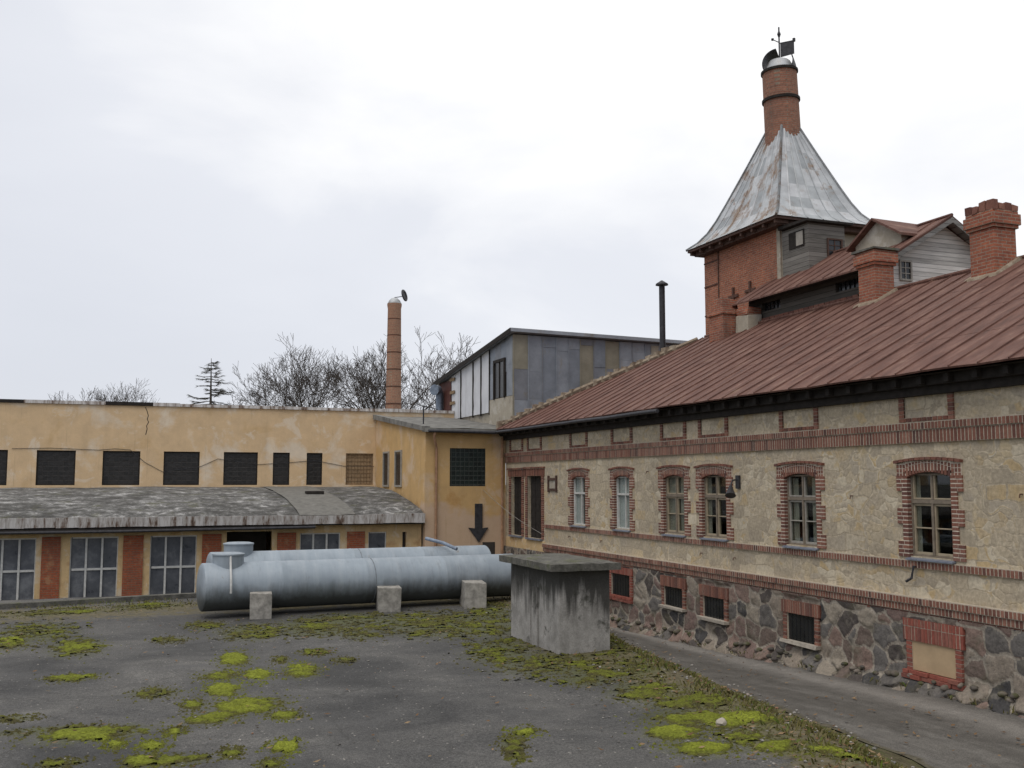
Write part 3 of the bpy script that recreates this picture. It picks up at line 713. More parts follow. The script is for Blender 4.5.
# brick bands
def course(g, u0, u1, z0, z1, v0, v1, pitch, joint=.025, jit=.004):
    u = u0
    while u < u1 - .02:
        w = pitch - joint
        g.box(u, min(u + w, u1), v0, v1 + R.uniform(-jit, jit), z0 + R.uniform(0, .004), z1 - R.uniform(0, .004)); u += pitch
def band(name, rows, ue=36.98):
    g = MB(FX)
    for z0, z1, v, p in rows: course(g, 4.0, ue, z0, z1 - .018, -.02, v, p)
    g.m = 1
    for z0, z1, v, p in rows: g.box(4.0, ue, -.03, v - .006, z0 - .004, z1 - .005)
    return g.build(name, ['brick', 'mortar'], sb)
band('brick_band', [(4.03, 4.28, .055, .085), (4.28, 4.42, .085, .085)])
band('brick_band', [(1.71, 1.85, .05, .085)], 33.1)
band('brick_band', [(.84, .91, .05, .255), (.91, 1.05, .09, .085), (1.05, 1.18, .13, .085)], 33.1)
# frieze panels: two upright brick strips and a row beneath, one above every window
for a, b in W + [(t[0], t[1]) for t in TALL] + [(10.6, 11.7)]:
    g = MB(FX); c = (a + b) / 2
    for e in (c - .62, c + .62):
        z = 4.43
        while z < 4.98: g.box(e - .065, e + .065, -.02, .035 + R.uniform(-.004, .004), z, z + .064); z += .076
    course(g, c - .54, c + .54, 4.43, 4.50, -.02, .037, .13)
    g.m = 1; g.box(c - .675, c - .555, -.03, .02, 4.425, 4.99); g.box(c + .555, c + .675, -.03, .02, 4.425, 4.99); g.box(c - .555, c + .555, -.03, .02, 4.425, 4.505)
    g.build('frieze_panel', ['brick', 'mortar'], sb)
# dark timber cornice with rafter tails
g = MB(FX)
g.box(4, 37.0, -.05, .12, 4.90, 5.27); g.box(4, 37.0, .12, .24, 5.06, 5.27)
y = 4.2
while y < 37: g.box(y, y + .12, .05, .36, 5.08, 5.235); y += .65
g.quad((4, .0, 5.245), (37, .0, 5.245), (37, .49, 5.235), (4, .49, 5.235))
g.build('cornice', 'dark_timber', sb)
# roof with standing seams: hip at the far end
EX, EZ, RX, SL = 13.42, 5.29, 19.4, .53
RZ = EZ + SL * (RX - EX); YE = 37.05
rz = lambda x: EZ + SL * (x - EX)
g = MB()
def yend(x): return YE - (x - EX) * .97
pan = [4.0 + .65 * i for i in range(60)]
for i, y0 in enumerate(pan):
    y1 = y0 + .65
    if y0 >= YE: break
    # each sheet reaches from eave up to ridge or hip
    def top(y): return RX if y <= yend(RX) else EX + (YE - y) / .97
    y1 = min(y1, YE - .01)
    x0, x1 = top(y0), max(EX + .02, top(y1))
    sag = lambda: R.uniform(-.012, .012)
    ez = EZ + .025 * nz(y0 * .6, 4)
    ez2 = EZ + .025 * nz(y1 * .6, 4)
    segs = max(1, int((x0 - EX) / 1.55 + R.random())); pts0 = []; pts1 = []
    for q in range(segs + 1):
        t = q / segs
        xa = EX + (x0 - EX) * t; xb = EX + (x1 - EX) * t
        pts0.append((xa, y0 + .002, rz(xa) + (ez - EZ) * (1 - t) + .02 * nz(xa, y0))); pts1.append((xb, y1 - .002, rz(xb) + (ez2 - EZ) * (1 - t) + .02 * nz(xb, y1)))
    vs = pts0 + pts1; m = segs + 1
    thick = [(p[0], p[1], p[2] - .03) for p in vs]
    up = Vector((-SL, 0, 1)).normalized()
    for q in range(segs):
        li = .012 if q else 0
        def low(pt, k): return Vector(pt) + up * k
        A_, B_, C_, D_ = low(pts0[q], .006), low(pts0[q + 1], .002), low(pts1[q + 1], .002), low(pts1[q], .006)
        g.add([A_, B_, C_, D_, low(pts0[q], -.03), low(pts1[q], -.03)], [(0, 1, 2, 3), (0, 3, 5, 4)])
    # seam
    a, b = Vector(pts0[0]), Vector(pts0[-1])
    nrm = Vector((-SL, 0, 1)).normalized() * .035
    sv = []
    for p in pts0:
        p = Vector(p); sv += [p + Vector((0, -.016, -.01)), p + Vector((0, .016, -.01)), p + nrm + Vector((0, .010, 0)), p + nrm + Vector((0, -.010, 0))]
    sf = []
    for q in range(segs):
        o = q * 4
        sf += [(o, o + 4, o + 7, o + 3), (o + 3, o + 7, o + 6, o + 2), (o + 2, o + 6, o + 5, o + 1)]
    sf += [(0, 3, 2, 1)]
    g.add(sv, sf)
# back slope and hip end
yr = yend(RX)
g.quad((RX, 4, RZ), (RX, yr, RZ), (25.4, YE, EZ), (25.4, 4, EZ))
g.quad((EX, YE, EZ), (RX, yr, RZ), (25.4, YE, EZ))
# ridge and hip caps
g.tube([(RX, 4, RZ + .02), (RX, 12, RZ + .0), (RX, 20, RZ + .03), (RX, yr, RZ + .01)], .06, 8)
roof = g.build('roof', 'rust_roof', sb)
g = MB()
g.tube([(EX + .3, YE - .3 * .97, rz(EX + .3) + .07), (EX + 2.5, YE - 2.5 * .97, rz(EX + 2.5) + .10), (RX - .2, yr + .2, RZ - .06)], [.06, .10, .08], 6)
for i in range(24):
    t = .3 + i * .215; g.box(EX + t - .16, EX + t + .16, YE - t * .97 + .0, YE - t * .97 + .3, rz(EX + t) - .1, rz(EX + t) + .12 + R.uniform(0, .09), jit=.04)
g.build('hip_flashing', 'rubble_render', roof)
g = MB()
gp = [(EX - .04, y, EZ - .10 + .02 * nz(y * .5, 8)) for y in range(14, 38)]
g.tube(gp[10:], .055, 8)
g.build('gutter', 'dark_steel', roof)
# window joinery
def arch_surround(g, a, b, z0, z1, wide=.28, narrow=.145, jit=.0015):
    v0 = -.16
    zc = z0 - .02; i = 0
    while zc < z1 - .03:
        blk = int(i / 4) % 2 == 0
        w = wide if blk else narrow
        for e, sgn in ((a, -1), (b, 1)):
            vv = .03 + R.uniform(-jit, jit)
            if blk:
                cut = .12 if i % 2 else .16
                s1 = sorted((e, e + sgn * cut)); s2 = sorted((e + sgn * (cut + .012), e + sgn * w))
                g.box(s1[0], s1[1], v0, vv, zc, zc + .057); g.box(s2[0], s2[1], v0, vv + .003, zc, zc + .057)
            else:
                s1 = sorted((e, e + sgn * w)); g.box(s1[0], s1[1], v0, vv, zc, zc + .057)
        zc += .077; i += 1
    g.m = 1; zc = z0 - .02; i = 0
    while zc < z1 - .03:      # mortar behind each toothed block
        w = wide
        for e, sgn in ((a, -1), (b, 1)):
            s1 = sorted((e + sgn * .143, e + sgn * (w - .004))); g.box(s1[0], s1[1], -.03, .0275, zc, min(zc + 4 * .077 - .018, z1 - .05))
        zc += 8 * .077
    g.m = 0
    # segmental arch of upright bricks
    c = (a + b) / 2; half = (b - a) / 2 + .27; rise = .085
    n = int(2 * half / .078)
    for q in range(n):
        t = -half + (q + .5) * 2 * half / n
        inner = (1 - (t / ((b - a) / 2)) ** 2) if abs(t) < (b - a) / 2 else 0
        zz = z1 - .06 + rise * inner
        ang = -t * .16 if abs(t) < (b - a) / 2 + .02 else 0
        rot = Matrix.Rotation(-ang, 3, 'Y')
        if abs(t) > (b - a) / 2 + .06:
            for h in range(3): g.box(c + t - .028, c + t + .028, v0, .035, z1 - .06 + h * .08, z1 - .06 + h * .08 + .066)
        else:
            g.box(c + t - .028, c + t + .028, v0, .035 + R.uniform(-jit, jit), zz, zz + .17, rot)
            g.box(c + t - .028, c + t + .028, v0, .032 + R.uniform(-jit, jit), zz + .18, zz + .245 - .04 * inner, rot)
    # drip course on top
    n = int(2 * half / .13)
    for q in range(n):
        t = -half - .03 + (q + .5) * (2 * half + .06) / n
        inner = max(0, 1 - (t / half) ** 2)
        g.box(c + t - .06, c + t + .06, v0, .085, z1 + .19 + .06 * inner, z1 + .24 + .06 * inner, Matrix.Rotation(t * .14, 3, 'Y'))
    g.m = 1
    g.box(a - .142, a - .006, v0, .027, z0 - .02, z1); g.box(b + .006, b + .142, v0, .027, z0 - .02, z1)
    g.box(a - .265, a - .10, -.03, .0285, z1 - .05, z1 + .19); g.box(b + .10, b + .265, -.03, .0285, z1 - .05, z1 + .19)
    g.box(a - .095, b + .095, -.03, .028, z1 + .05, z1 + .23)
    g.m = 0
def casement(a, b, z0, z1, wood, style, curtain):
    vf = -.085
    g = MB(FX)
    def bar(u0, u1, zz0, zz1, d=.03, vv=0): g.box(u0, u1, vf - .06 + vv, vf + d + vv, zz0, zz1)
    f = .038
    bar(a, a + f, z0, z1); bar(b - f, b, z0, z1); bar(a + f, b - f, z1 - f, z1); bar(a + f, b - f, z0, z0 + f)
    zt = z0 + (z1 - z0) * .66
    c = (a + b) / 2
    if style == 'cross':
        bar(a + f, b - f, zt - .035, zt + .035, .045)
        bar(c - .026, c + .026, z0 + f, zt - .036, .04); bar(c - .022, c + .022, zt + .04, z1 - f)
        g.m = 1
        for p, q in ((a + f, c - .026), (c + .026, b - f)):
            for e in ((p, p + .028), (q - .028, q)): bar(e[0], e[1], z0 + f, zt - .04, .01)
            bar(p + .035, q - .035, z0 + f, z0 + f + .045, .01); bar(p + .035, q - .035, zt - .08, zt - .04, .01)
            zm = z0 + (zt - z0) * .52; bar(p + .035, q - .035, zm - .012, zm + .012, .008)
        for p, q in ((a + f, c - .022), (c + .022, b - f)):
            bar(p, p + .03, zt + .04, z1 - f, .01); bar(q - .03, q, zt + .04, z1 - f, .01); bar(p + .03, q - .03, zt + .04, zt + .07, .01)
    else:
        bar(a + f, b - f, zt - .03, zt + .03, .04)
        bar(a + f, a + f + .05, z0 + f, zt - .03, .03); bar(b - f - .05, b - f, z0 + f, zt - .03, .03); bar(c - .09, c - .05, z0 + f, zt - .03, .03)
        bar(c - .085, c - .055, zt + .03, z1 - f, .02); bar(a + f, a + f + .04, zt + .03, z1 - f, .02)
    fr = g.build('window', ['old_frame' if style == 'cross' else wood, wood], sb, bevel=.004)
    g = MB(FX); g.box(a + .02, b - .02, vf - .035, vf - .025, z0 + .02, z1 - .02); g.build('pane', 'window_glass', fr)
    g = MB(FX)
    g.prism([(a - .04, -.17, z0 - .03), (b + .04, -.17, z0 - .03), (b + .04, .10, z0 - .07), (a - .04, .10, z0 - .07)], [(a - .04, -.17, z0 + .012), (b + .04, -.17, z0 + .012), (b + .04, .10, z0 - .045), (a - .04, .10, z0 - .045)])
    g.build('sill', 'blue_sill', fr)
    g = MB(FX); arch_surround(g, a, b, z0, z1); g.build('brick_surround', ['brick', 'pale_mortar'], fr)
    if curtain:
        mat, spans, zz = curtain
        for p, q in spans:
            g = MB(FX)
            p, q = a + (b - a) * p, a + (b - a) * q; nn = 24
            vs = []
            for i in range(nn + 1):
                u = p + (q - p) * i / nn
                w = vf - .06 + .014 * sin(i * 1.7 + p * 9)
                vs += [(u, w, z0 + .03), (u, w, z0 + (z1 - z0) * zz)]
            g.add(vs, [(2 * i, 2 * i + 2, 2 * i + 3, 2 * i + 1) for i in range(nn)])
            g.build('curtain', mat, fr, smooth='all')
    return fr
casement(*W[0], Z0, Z1, 'cream_wood', 'cross', ('curtain', [(.02, .16), (.86, .98)], .98))
casement(*W[1], Z0, Z1, 'grey_wood', 'cross', ('curtain', [(.05, .30), (.72, .90)], .95))
casement(*W[2], Z0, Z1, 'cream_wood', 'cross', ('curtain', [(.48, .62), (.80, .98)], .98))
casement(*W[3], Z0, Z1, 'cream_wood', 'cross', ('curtain', [(.05, .40), (.60, .95)], .98))
casement(*W[4], Z0, Z1, 'white_wood', 'single', ('blind', [(.03, .97)], .98))
casement(*W[5], Z0, Z1, 'white_wood', 'single', ('blind', [(.55, .97)], .98))
for i, (a, b, z0, z1) in enumerate(TALL):
    g = MB(FX)
    n = 9
    g.box(a, b, -.30, -.12, z0, z1)
    for q in range(1, 3): u = a + (b - a) * q / 3; g.box(u - .02, u + .02, -.12, -.105, z0 + .05, z1 - .05)
    for q in range(1, 9): z = z0 + (z1 - z0) * q / 9; g.box(a + .05, b - .05, -.12, -.11, z - .012, z + .012)
    fr = g.build('tall_shutter', 'dark_timber', sb)
    g = MB(FX)
    z = z0
    while z < z1:
        for e0, e1 in ((a - .22, a - .004), (b + .004, b + .22)): g.box(e0, e1, -.1, .03 + R.uniform(-.003, .003), z, z + .064)
        z += .077
    course(g, a - .28, b + .28, z1 + .0, z1 + .25, -.1, .05, .078); course(g, a - .32, b + .32, z1 + .262, z1 + .32, -.1, .09, .2)
    g.m = 1; g.box(a - .215, a - .004, -.1, .014, z0, z1); g.box(b + .004, b + .215, -.1, .014, z0, z1); g.box(a - .27, b + .27, -.1, .03, z1 - .003, z1 + .27)
    g.build('brick_surround', ['brick', 'pale_mortar'], fr)
    g = MB(FX); g.box(a - .06, b + .06, -.19, .10, z0 - .06, z0 - .004); g.build('sill', 'blue_sill', fr)
g = MB(FX); g.box(33.12, 36.96, -.03, .02, -.9, 1.22); g.build('stucco_apron', 'lean_stucco', sb)
# small framed wall niche
g = MB(FX)
for u0, u1, z0, z1 in ((32.02, 32.12, 2.95, 3.52), (32.70, 32.80, 2.95, 3.52), (32.12, 32.70, 3.36, 3.44), (32.12, 32.70, 3.00, 3.08)): g.box(u0, u1, -.02, .05, z0, z1)
g.m = 1; g.box(32.12, 32.70, -.02, .012, 3.08, 3.36)
g.build('framed_niche', ['brown_timber', 'grey_render'], sb)
# cellar windows
for i, (a, b, z0, z1) in enumerate(BW):
    boarded = i == 0
    g = MB(FX)
    if boarded: g.box(a, b, -.12, .055, z0, z1)
    else:
        g.box(a, b, -.16, .025, z0, z1)
        for q in range(1, 7): u = a + (b - a) * q / 7; g.box(u - .008, u + .008, .026, .034, z0, z1)
    fr = g.build('cellar_window', 'plywood' if boarded else 'dark_pane', sb)
    if boarded: fr['label'] = 'cellar window boarded up with pale plywood'
    g = MB(FX); mat = 'red_brick' if boarded or i == 4 else 'brick'
    z = z0 - .02
    while z < z1:
        g.box(a - .14, a - .004, -.13, .075 + R.uniform(-.006, .006), z, z + .060); g.box(b + .004, b + .14, -.13, .075 + R.uniform(-.006, .006), z, z + .060); z += .077
    hh = .40 if boarded else .27
    hh = min(hh, .80 - z1)
    if hh > .3:
        course(g, a - .20, b + .20, z1 + .0, z1 + hh * .62, -.13, .088, .084, .02, .008); course(g, a - .20, b + .20, z1 + hh * .65, z1 + hh, -.13, .088, .084, .02, .006)
    else: course(g, a - .20, b + .20, z1, z1 + hh, -.13, .088, .084, .02, .006)
    g.m = 1; g.box(a - .135, a - .003, -.13, .064, z0 - .02, z1); g.box(b + .003, b + .135, -.13, .064, z0 - .02, z1); g.box(a - .195, b + .195, -.13, .078, z1 + .002, z1 + hh - .01)
    g.build('brick_surround', [mat, 'mortar'], fr)
    g = MB(FX)
    if boarded or i == 4: 
        course(g, a - .2, b + .2, z0 - .16, z0 - .085, -.13, .15, .25, .014, .03); course(g, a - .12, b + .2, z0 - .08, z0 - .01, -.13, .13, .25, .014, .03)
        g.build('sill', 'red_brick', fr)
    else: g.box(a - .16, b + .16, -.13, .17, z0 - .09, z0 - .022, jit=.012); g.build('sill', 'stone_sill', fr)
# iron wall anchors and the hook
g = MB(FX)
for u, z in ((15.25, 1.62),):
    g.tube([(u, -.02, z + .10), (u, .10, z + .12), (u + .03, .13, z - .10), (u + .16, .14, z - .17)], .025, 6)
g.build('wall_hook', 'dark_steel', sb)
g = MB(FX)
for u, z in ((17.0, 3.02), (21.3, 1.48), (22.8, 1.5), (28.6, 1.50), (31.0, 1.52), (25.6, 3.6), (12.8, 3.1), (33.1, 3.4)):
    g = MB(FX); g.tube([(u, -.02, z), (u, .06, z), (u, .07, z - .06)], .012, 5); g.build('iron_pin', 'rust_iron', sb)
# chimneys on the ridge
def chimney(x0, x1, y0, y1, zb, zt, crown):
    g = MB()
    g.box(x0, x1, y0, y1, zb, zt - .50)
    for e, za, zz in ((.05, zt - .50, zt - .42), (.09, zt - .42, zt - .16), (.05, zt - .16, zt - .08)):
        g.box(x0 - e, x1 + e, y0 - e, y1 + e, za + .002, zz)
    c = g.build('chimney', 'chimney_brick', roof, bevel=.012)
    g = MB()
    if crown:
        for x in range(4):
            for y in range(4):
                if 0 < x < 3 and 0 < y < 3: continue
                X = x0 - .06 + x * (x1 - x0 + .12 - .2) / 3; Y = y0 - .06 + y * (y1 - y0 + .12 - .2) / 3
                h = R.choice((.05, .12, .16, .20))
                g.box(X, X + .2, Y, Y + .2, zt - .09, zt + h - .06, jit=.02)
    else:
        g.box(x0 - .12, x1 + .12, y0 - .12, y1 + .12, zt - .085, zt - .02, jit=.015)
    g.build('chimney_crown', 'brick' if crown else 'mossy_concrete', roof, bevel=.01)
    g = MB(); g.prism([(x0 - .16, y0 - .14, rz(x0 - .16) - .05), (x1 + .1, y0 - .14, rz(x1) - .1), (x1 + .1, y1 + .14, rz(x1) - .1), (x0 - .16, y1 + .14, rz(x0 - .16) - .05)],
                      [(x0 - .10, y0 - .10, rz(x0) + .0), (x1 + .02, y0 - .10, RZ + .05), (x1 + .02, y1 + .10, RZ + .05), (x0 - .10, y1 + .10, rz(x0) + .0)])
    g.build('chimney_flashing', 'rubble_render', roof)
chimney(18.70, 19.34, 21.62, 22.28, 7.7, 9.60, False)
chimney(18.62, 19.30, 17.55, 18.27, 7.6, 9.66, True)
# raised roof lantern behind the ridge
MX, MZ, MY0, MY1 = 19.55, 9.22, 22.05, 28.75
lw = MB()
xf = facing_x(MX)
lw.xf = xf
lw.facade(MY0, MY1, 8.2, 9.36, [(27.0, 28.0, 8.86, 9.14), (23.3, 24.3, 8.86, 9.14)], .15)
lw.box(MY0, MY1, -.3, .03, 8.3, 8.62)
lan = lw.build('lantern', 'dark_boards', sb)
for a, b in ((27.0, 28.0), (23.3, 24.3)):
    g = MB(xf)
    g.box(a, b, -.15, -.12, 8.86, 9.14)
    for q in range(5): u = a + (q + .5) * (b - a) / 5; g.box(u - .015, u + .015, -.12, -.08, 8.86, 9.14)
    g.build('vent_opening', 'dark_pane', lan)
g = MB(xf); course(g, MY0 + 1.2, MY1, 8.44, 8.54, .031, .08, .25); course(g, MY0 + 1.2, MY1, 8.545, 8.63, .031, .075, .25); g.build('brick_course', 'brick', lan)
g = MB()
g.quad((MX - .002, MY0, 8.2), (23.5, MY0, 8.2), (23.5, MY0, 9.5), (21.5, MY0, 10.55), (MX - .002, MY0, 9.52))
g.quad((23.5, MY0, 8.2), (23.5, MY1, 8.2), (23.5, MY1, 9.5), (23.5, MY0, 9.5))
g.build('gable_boards', 'white_boards', lan)
g = MB()
mrz = lambda x: MZ + .60 * (x - 19.0) if x <= 21.5 else MZ + .60 * 2.5 - .60 * (x - 21.5)
y = MY0 - .38
while y < MY1 + .3:
    y1 = min(y + .62, MY1 + .3)
    g.prism([(18.98, y, mrz(18.98) - .05), (21.5, y, mrz(21.5) - .05), (21.5, y1 - .003, mrz(21.5) - .05), (18.98, y1 - .003, mrz(18.98) - .05)], [(18.98, y, mrz(18.98)), (21.5, y, mrz(21.5)), (21.5, y1 - .003, mrz(21.5)), (18.98, y1 - .003, mrz(18.98))])
    g.prism([(21.502, y, mrz(21.5) - .05), (24.1, y, mrz(24.1) - .05), (24.1, y1 - .003, mrz(24.1) - .05), (21.502, y1 - .003, mrz(21.5) - .05)], [(21.502, y, mrz(21.5)), (24.1, y, mrz(24.1)), (24.1, y1 - .003, mrz(24.1)), (21.502, y1 - .003, mrz(21.5))])
    a, b = Vector((18.98, y, mrz(18.98))), Vector((21.5, y, mrz(21.5)))
    g.prism([a + Vector((0, -.015, 0)), b + Vector((0, -.015, 0)), b + Vector((0, .015, 0)), a + Vector((0, .015, 0))], [a + Vector((0, -.01, .035)), b + Vector((0, -.01, .035)), b + Vector((0, .01, .035)), a + Vector((0, .01, .035))])
    y = y1
g.tube([(21.5, MY0 - .38, mrz(21.5) + .02), (21.5, MY1 + .3, mrz(21.5) + .02)], .05, 6)
g.build('lantern_roof', 'rust_roof', lan)
g = MB()     # barge boards on the gable
for xa, xb in ((18.99, 21.5), (21.5, 24.08)):
    A, B = (xa, mrz(xa)), (xb, mrz(xb))
    for d0, d1 in ((-.40, -.37),): g.prism([(A[0], MY0 + d0, A[1] - .20), (B[0], MY0 + d0, B[1] - .20), (B[0], MY0 + d1, B[1] - .20), (A[0], MY0 + d1, A[1] - .20)], [(A[0], MY0 + d0, A[1] - .055), (B[0], MY0 + d0, B[1] - .055), (B[0], MY0 + d1, B[1] - .055), (A[0], MY0 + d1, A[1] - .055)])
    g.prism([(A[0], MY0 - .365, A[1] - .085), (B[0], MY0 - .365, B[1] - .085), (B[0], MY0 - .002, B[1] - .085), (A[0], MY0 - .002, A[1] - .085)], [(A[0], MY0 - .365, A[1] - .06), (B[0], MY0 - .365, B[1] - .06), (B[0], MY0 - .002, B[1] - .06), (A[0], MY0 - .002, A[1] - .06)])
g.build('barge_board', 'grey_boards', lan)
def small_window(parent, xf, u0, u1, z0, z1, wood):
    g = MB(xf); f = .05
    g.box(u0 - f, u0, .002, .05, z0 - f, z1 + f); g.box(u1, u1 + f, .002, .05, z0 - f, z1 + f); g.box(u0, u1, .002, .05, z1, z1 + f); g.box(u0, u1, .002, .06, z0 - f, z0)
    g.box((u0 + u1) / 2 - .015, (u0 + u1) / 2 + .015, .012, .03, z0, z1)
    for q in (1, 2): z = z0 + (z1 - z0) * q / 3; g.box(u0, u1, .012, .028, z - .012, z + .012)
    g.m = 1; g.box(u0, u1, .001, .010, z0, z1)
    return g.build('gable_window', [wood, 'dark_pane'], parent)
small_window(lan, facing_y(MY0), 19.95, 20.28, 8.88, 9.36, 'grey_wood')
# little dormer riding on the lantern roof
g = MB()
DY, DW = 23.25, .95
for x0 in (20.25,):
    g.quad((x0, DY - DW, 9.7), (x0, DY + DW, 9.7), (x0, DY + DW, 10.26), (x0, DY, 10.80), (x0, DY - DW, 10.26))
    g.quad((x0, DY - DW, 9.7), (22, DY - DW, 9.7), (22, DY - DW, 10.26), (x0, DY - DW, 10.26)); g.quad((x0, DY + DW, 9.7), (22, DY + DW, 9.7), (22, DY + DW, 10.26), (x0, DY + DW, 10.26))
g.build('dormer', 'grey_render', lan)
g = MB()
for sgn in (-1, 1):
    a = [(20.05, DY, 10.90), (22.2, DY, 10.86), (22.2, DY + sgn * 1.15, 10.22), (20.05, DY + sgn * 1.15, 10.22)]
    g.prism([(p[0], p[1], p[2] - .07) for p in a], a)
g.build('dormer_roof', 'rust_roof', lan)
# ruined brick stubs at the far end of the ridge
g = MB()
g.box(18.55, 19.25, 28.75, 29.65, 7.7, 9.05, jit=.03); g.box(18.60, 19.20, 28.85, 29.5, 9.05, 9.42, jit=.06); g.box(18.5, 19.3, 28.7, 29.7, 8.86, 8.96)
g.build('brick_stub', 'chimney_brick', sb, bevel=.02)
g = MB(); g.box(18.95, 19.5, 27.95, 28.65, 7.9, 8.75, jit=.03)
g.m = 1; g.box(18.96, 19.5, 27.96, 28.64, 8.75, 9.0, jit=.03)
g.build('rendered_stub', ['grey_render', 'chimney_brick'], sb, bevel=.02)

# ------------------------------------------------------------------ brick tower
tw = thing('brick_tower', 'square red brick tower under a flared zinc roof with a round flue on top', 'tower', (22.2, 30.4, 5))
TX0, TX1, TY0, TY1 = 20.5, 23.8, 28.2, 33.0
g = MB(); g.box(TX0, TX1, TY0, TY1, 4.0, 12.25); g.build('wall', 'tower_brick', tw)
g = MB(); g.box(TX0 + .02, TX1 - .02, TY0 - .05, TY0 - .003, 8.5, 12.2); g.build('rendered_face', 'grey_render', tw)
g = MB(facing_x(TX0))
g.box(TY0 - .02, TY0 + .16, .002, .05, 8.5, 12.2); g.build('corner_strip', 'grey_render', tw)
g = MB(facing_x(TX0))
for u, z in ((31.05, 9.93), (30.0, 9.97), (32.3, 9.2)):
    g = MB(facing_x(TX0)); g.box(u - .05, u + .05, .003, .06, z - .36, z + .36); g.box(u - .30, u - .05, .003, .055, z - .02, z + .08); g.box(u + .05, u + .30, .003, .055, z - .02, z + .08)
    g.build('wall_anchor', 'rust_iron', tw)
g = MB(facing_x(TX0))
for z in (9.5, 10.6, 11.5): g.box(32.0, 33.0, .003, .025, z, z + .05)
g.box(32.0, 32.05, .003, .03, 8.6, 12.2)
g.build('iron_strap', 'rust_iron', tw)
# eaves box
E0, E1, G0, G1 = 19.92, 24.35, 27.62, 33.35
g = MB()
g.box(E0 + .04, E1 - .04, G0 + .04, G1 - .04, 11.98, 12.10); g.box(E0 + .25, E1 - .25, G0 + .2, G1 - .2, 11.82, 11.98)
for i in range(9):
    y = G0 + .2 + i * (G1 - G0 - .4) / 8; g.box(E0 + .08, TX0, y - .05, y + .05, 11.86, 11.978)
g.build('eaves', 'brown_timber', tw)
# flared roof sheets
PROF = [(12.08, 1.0), (12.30, .88), (12.62, .775), (13.05, .682), (13.6, .585), (14.3, .468), (15.0, .352), (15.6, .255), (16.1, .175), (16.6, .095)]
CX, CY = (E0 + E1) / 2, (G0 + G1) / 2
faces = {'zinc_roof': MB(), 'rusty_zinc_roof': MB()}
def roof_side(gm, corner0, corner1, npan):
    for q in range(npan):
        for i in range(len(PROF) - 1):
            (za, sa), (zb, sb_) = PROF[i], PROF[i + 1]
            def P(t, s, z): return (CX + .17 * (1 - s) + (corner0[0] + (corner1[0] - corner0[0]) * t) * s, CY - .13 * (1 - s) + (corner0[1] + (corner1[1] - corner0[1]) * t) * s, z)
            t0, t1 = q / npan, (q + 1) / npan
            gm.add([P(t0, sa, za), P(t1, sa, za), P(t1, sb_, zb), P(t0, sb_, zb)], [(0, 1, 2, 3)])
    for q in range(npan + 1):
        t = q / npan
        pts = [(CX + .17 * (1 - s) + (corner0[0] + (corner1[0] - corner0[0]) * t) * s, CY - .13 * (1 - s) + (corner0[1] + (corner1[1] - corner0[1]) * t) * s, z) for z, s in PROF]
        gm.tube(pts, .028 if 0 < q < npan else .05, 5)
hx, hy = (E1 - E0) / 2, (G1 - G0) / 2
roof_side(faces['rusty_zinc_roof'], (-hx, hy), (-hx, -hy), 8)
roof_side(faces['zinc_roof'], (-hx, -hy), (hx, -hy), 7); roof_side(faces['zinc_roof'], (hx, -hy), (hx, hy), 8); roof_side(faces['zinc_roof'], (hx, hy), (-hx, hy), 7)
troof = faces['zinc_roof'].build('roof', 'zinc_roof', tw)
rr = faces['rusty_zinc_roof'].build('roof_slope', 'rusty_zinc_roof', troof); rr['label'] = 'rust blotched slope'
# round flue
g = MB(); ax = (-.035, .0, 1)
g.lathe([(0, .66), (.8, .64), (2.0, .63), (2.02, .63), (3.0, .62), (3.02, .60)], (CX + .17, CY - .13, 15.3), ax, 28)
flue = g.build('flue', 'flue_brick', tw, smooth=True)
g = MB(); g.lathe([(1.88, .64), (1.88, .685), (1.98, .685), (1.98, .64)], (CX + .17, CY - .13, 15.3), ax, 28); g.build('flue_band', 'dark_timber', flue, smooth=True); g = MB(); g.lathe([(2.96, .60), (2.96, .67), (3.05, .67), (3.05, .5)], (CX + .17, CY - .13, 15.3), ax, 28)
g.build('flue_band', 'dark_timber', flue, smooth=True)
tx, ty, tz = CX + .065, CY - .13, 18.32
g = MB(); g.lathe([(0, .52), (.12, .50), (.35, .40), (.40, .34)], (tx, ty, tz + .02), (0, 0, 1), 24); cw = g.build('cowl', 'zinc_roof', flue, smooth=True)
g = MB()   # open curved hood over the throat
for c0, c1, off in ((radians(95), radians(215), 0.0), (radians(-40), radians(30), .05)):
    vs = []; nn = 14
    for i in range(nn + 1):
        a = c0 + (c1 - c0) * i / nn
        for s in (-.42, .42):
            for rr_ in (.56, .53):
                la, h = cos(a) * rr_, sin(a) * rr_ * .95
                vs.append((tx + la * cos(YAW + .4) + s * sin(YAW + .4), ty - la * sin(YAW + .4) + s * cos(YAW + .4), tz + .22 + h + off))
    fs = []
    for i in range(nn):
        o = i * 4
        fs += [(o, o + 2, o + 6, o + 4), (o + 1, o + 5, o + 7, o + 3), (o, o + 4, o + 5, o + 1), (o + 2, o + 3, o + 7, o + 6)]
    g.add(vs, fs + [(0, 1, 3, 2), (nn * 4, nn * 4 + 2, nn * 4 + 3, nn * 4 + 1)])
g.build('cowl_hood', 'dark_steel', flue, smooth=True)
g = MB()
la = Vector((cos(YAW + .5), -sin(YAW + .5), 0)); o = Vector((tx, ty, tz)) + la * .02
g.tube([o + Vector((0, 0, .3)), o + Vector((0, 0, 1.72))], .028, 6)
g.tube([o + Vector((0, 0, 1.30)), o + Vector((0, 0, 1.45)), o + Vector((0, 0, 1.62))], [.02, .07, .01], 6)
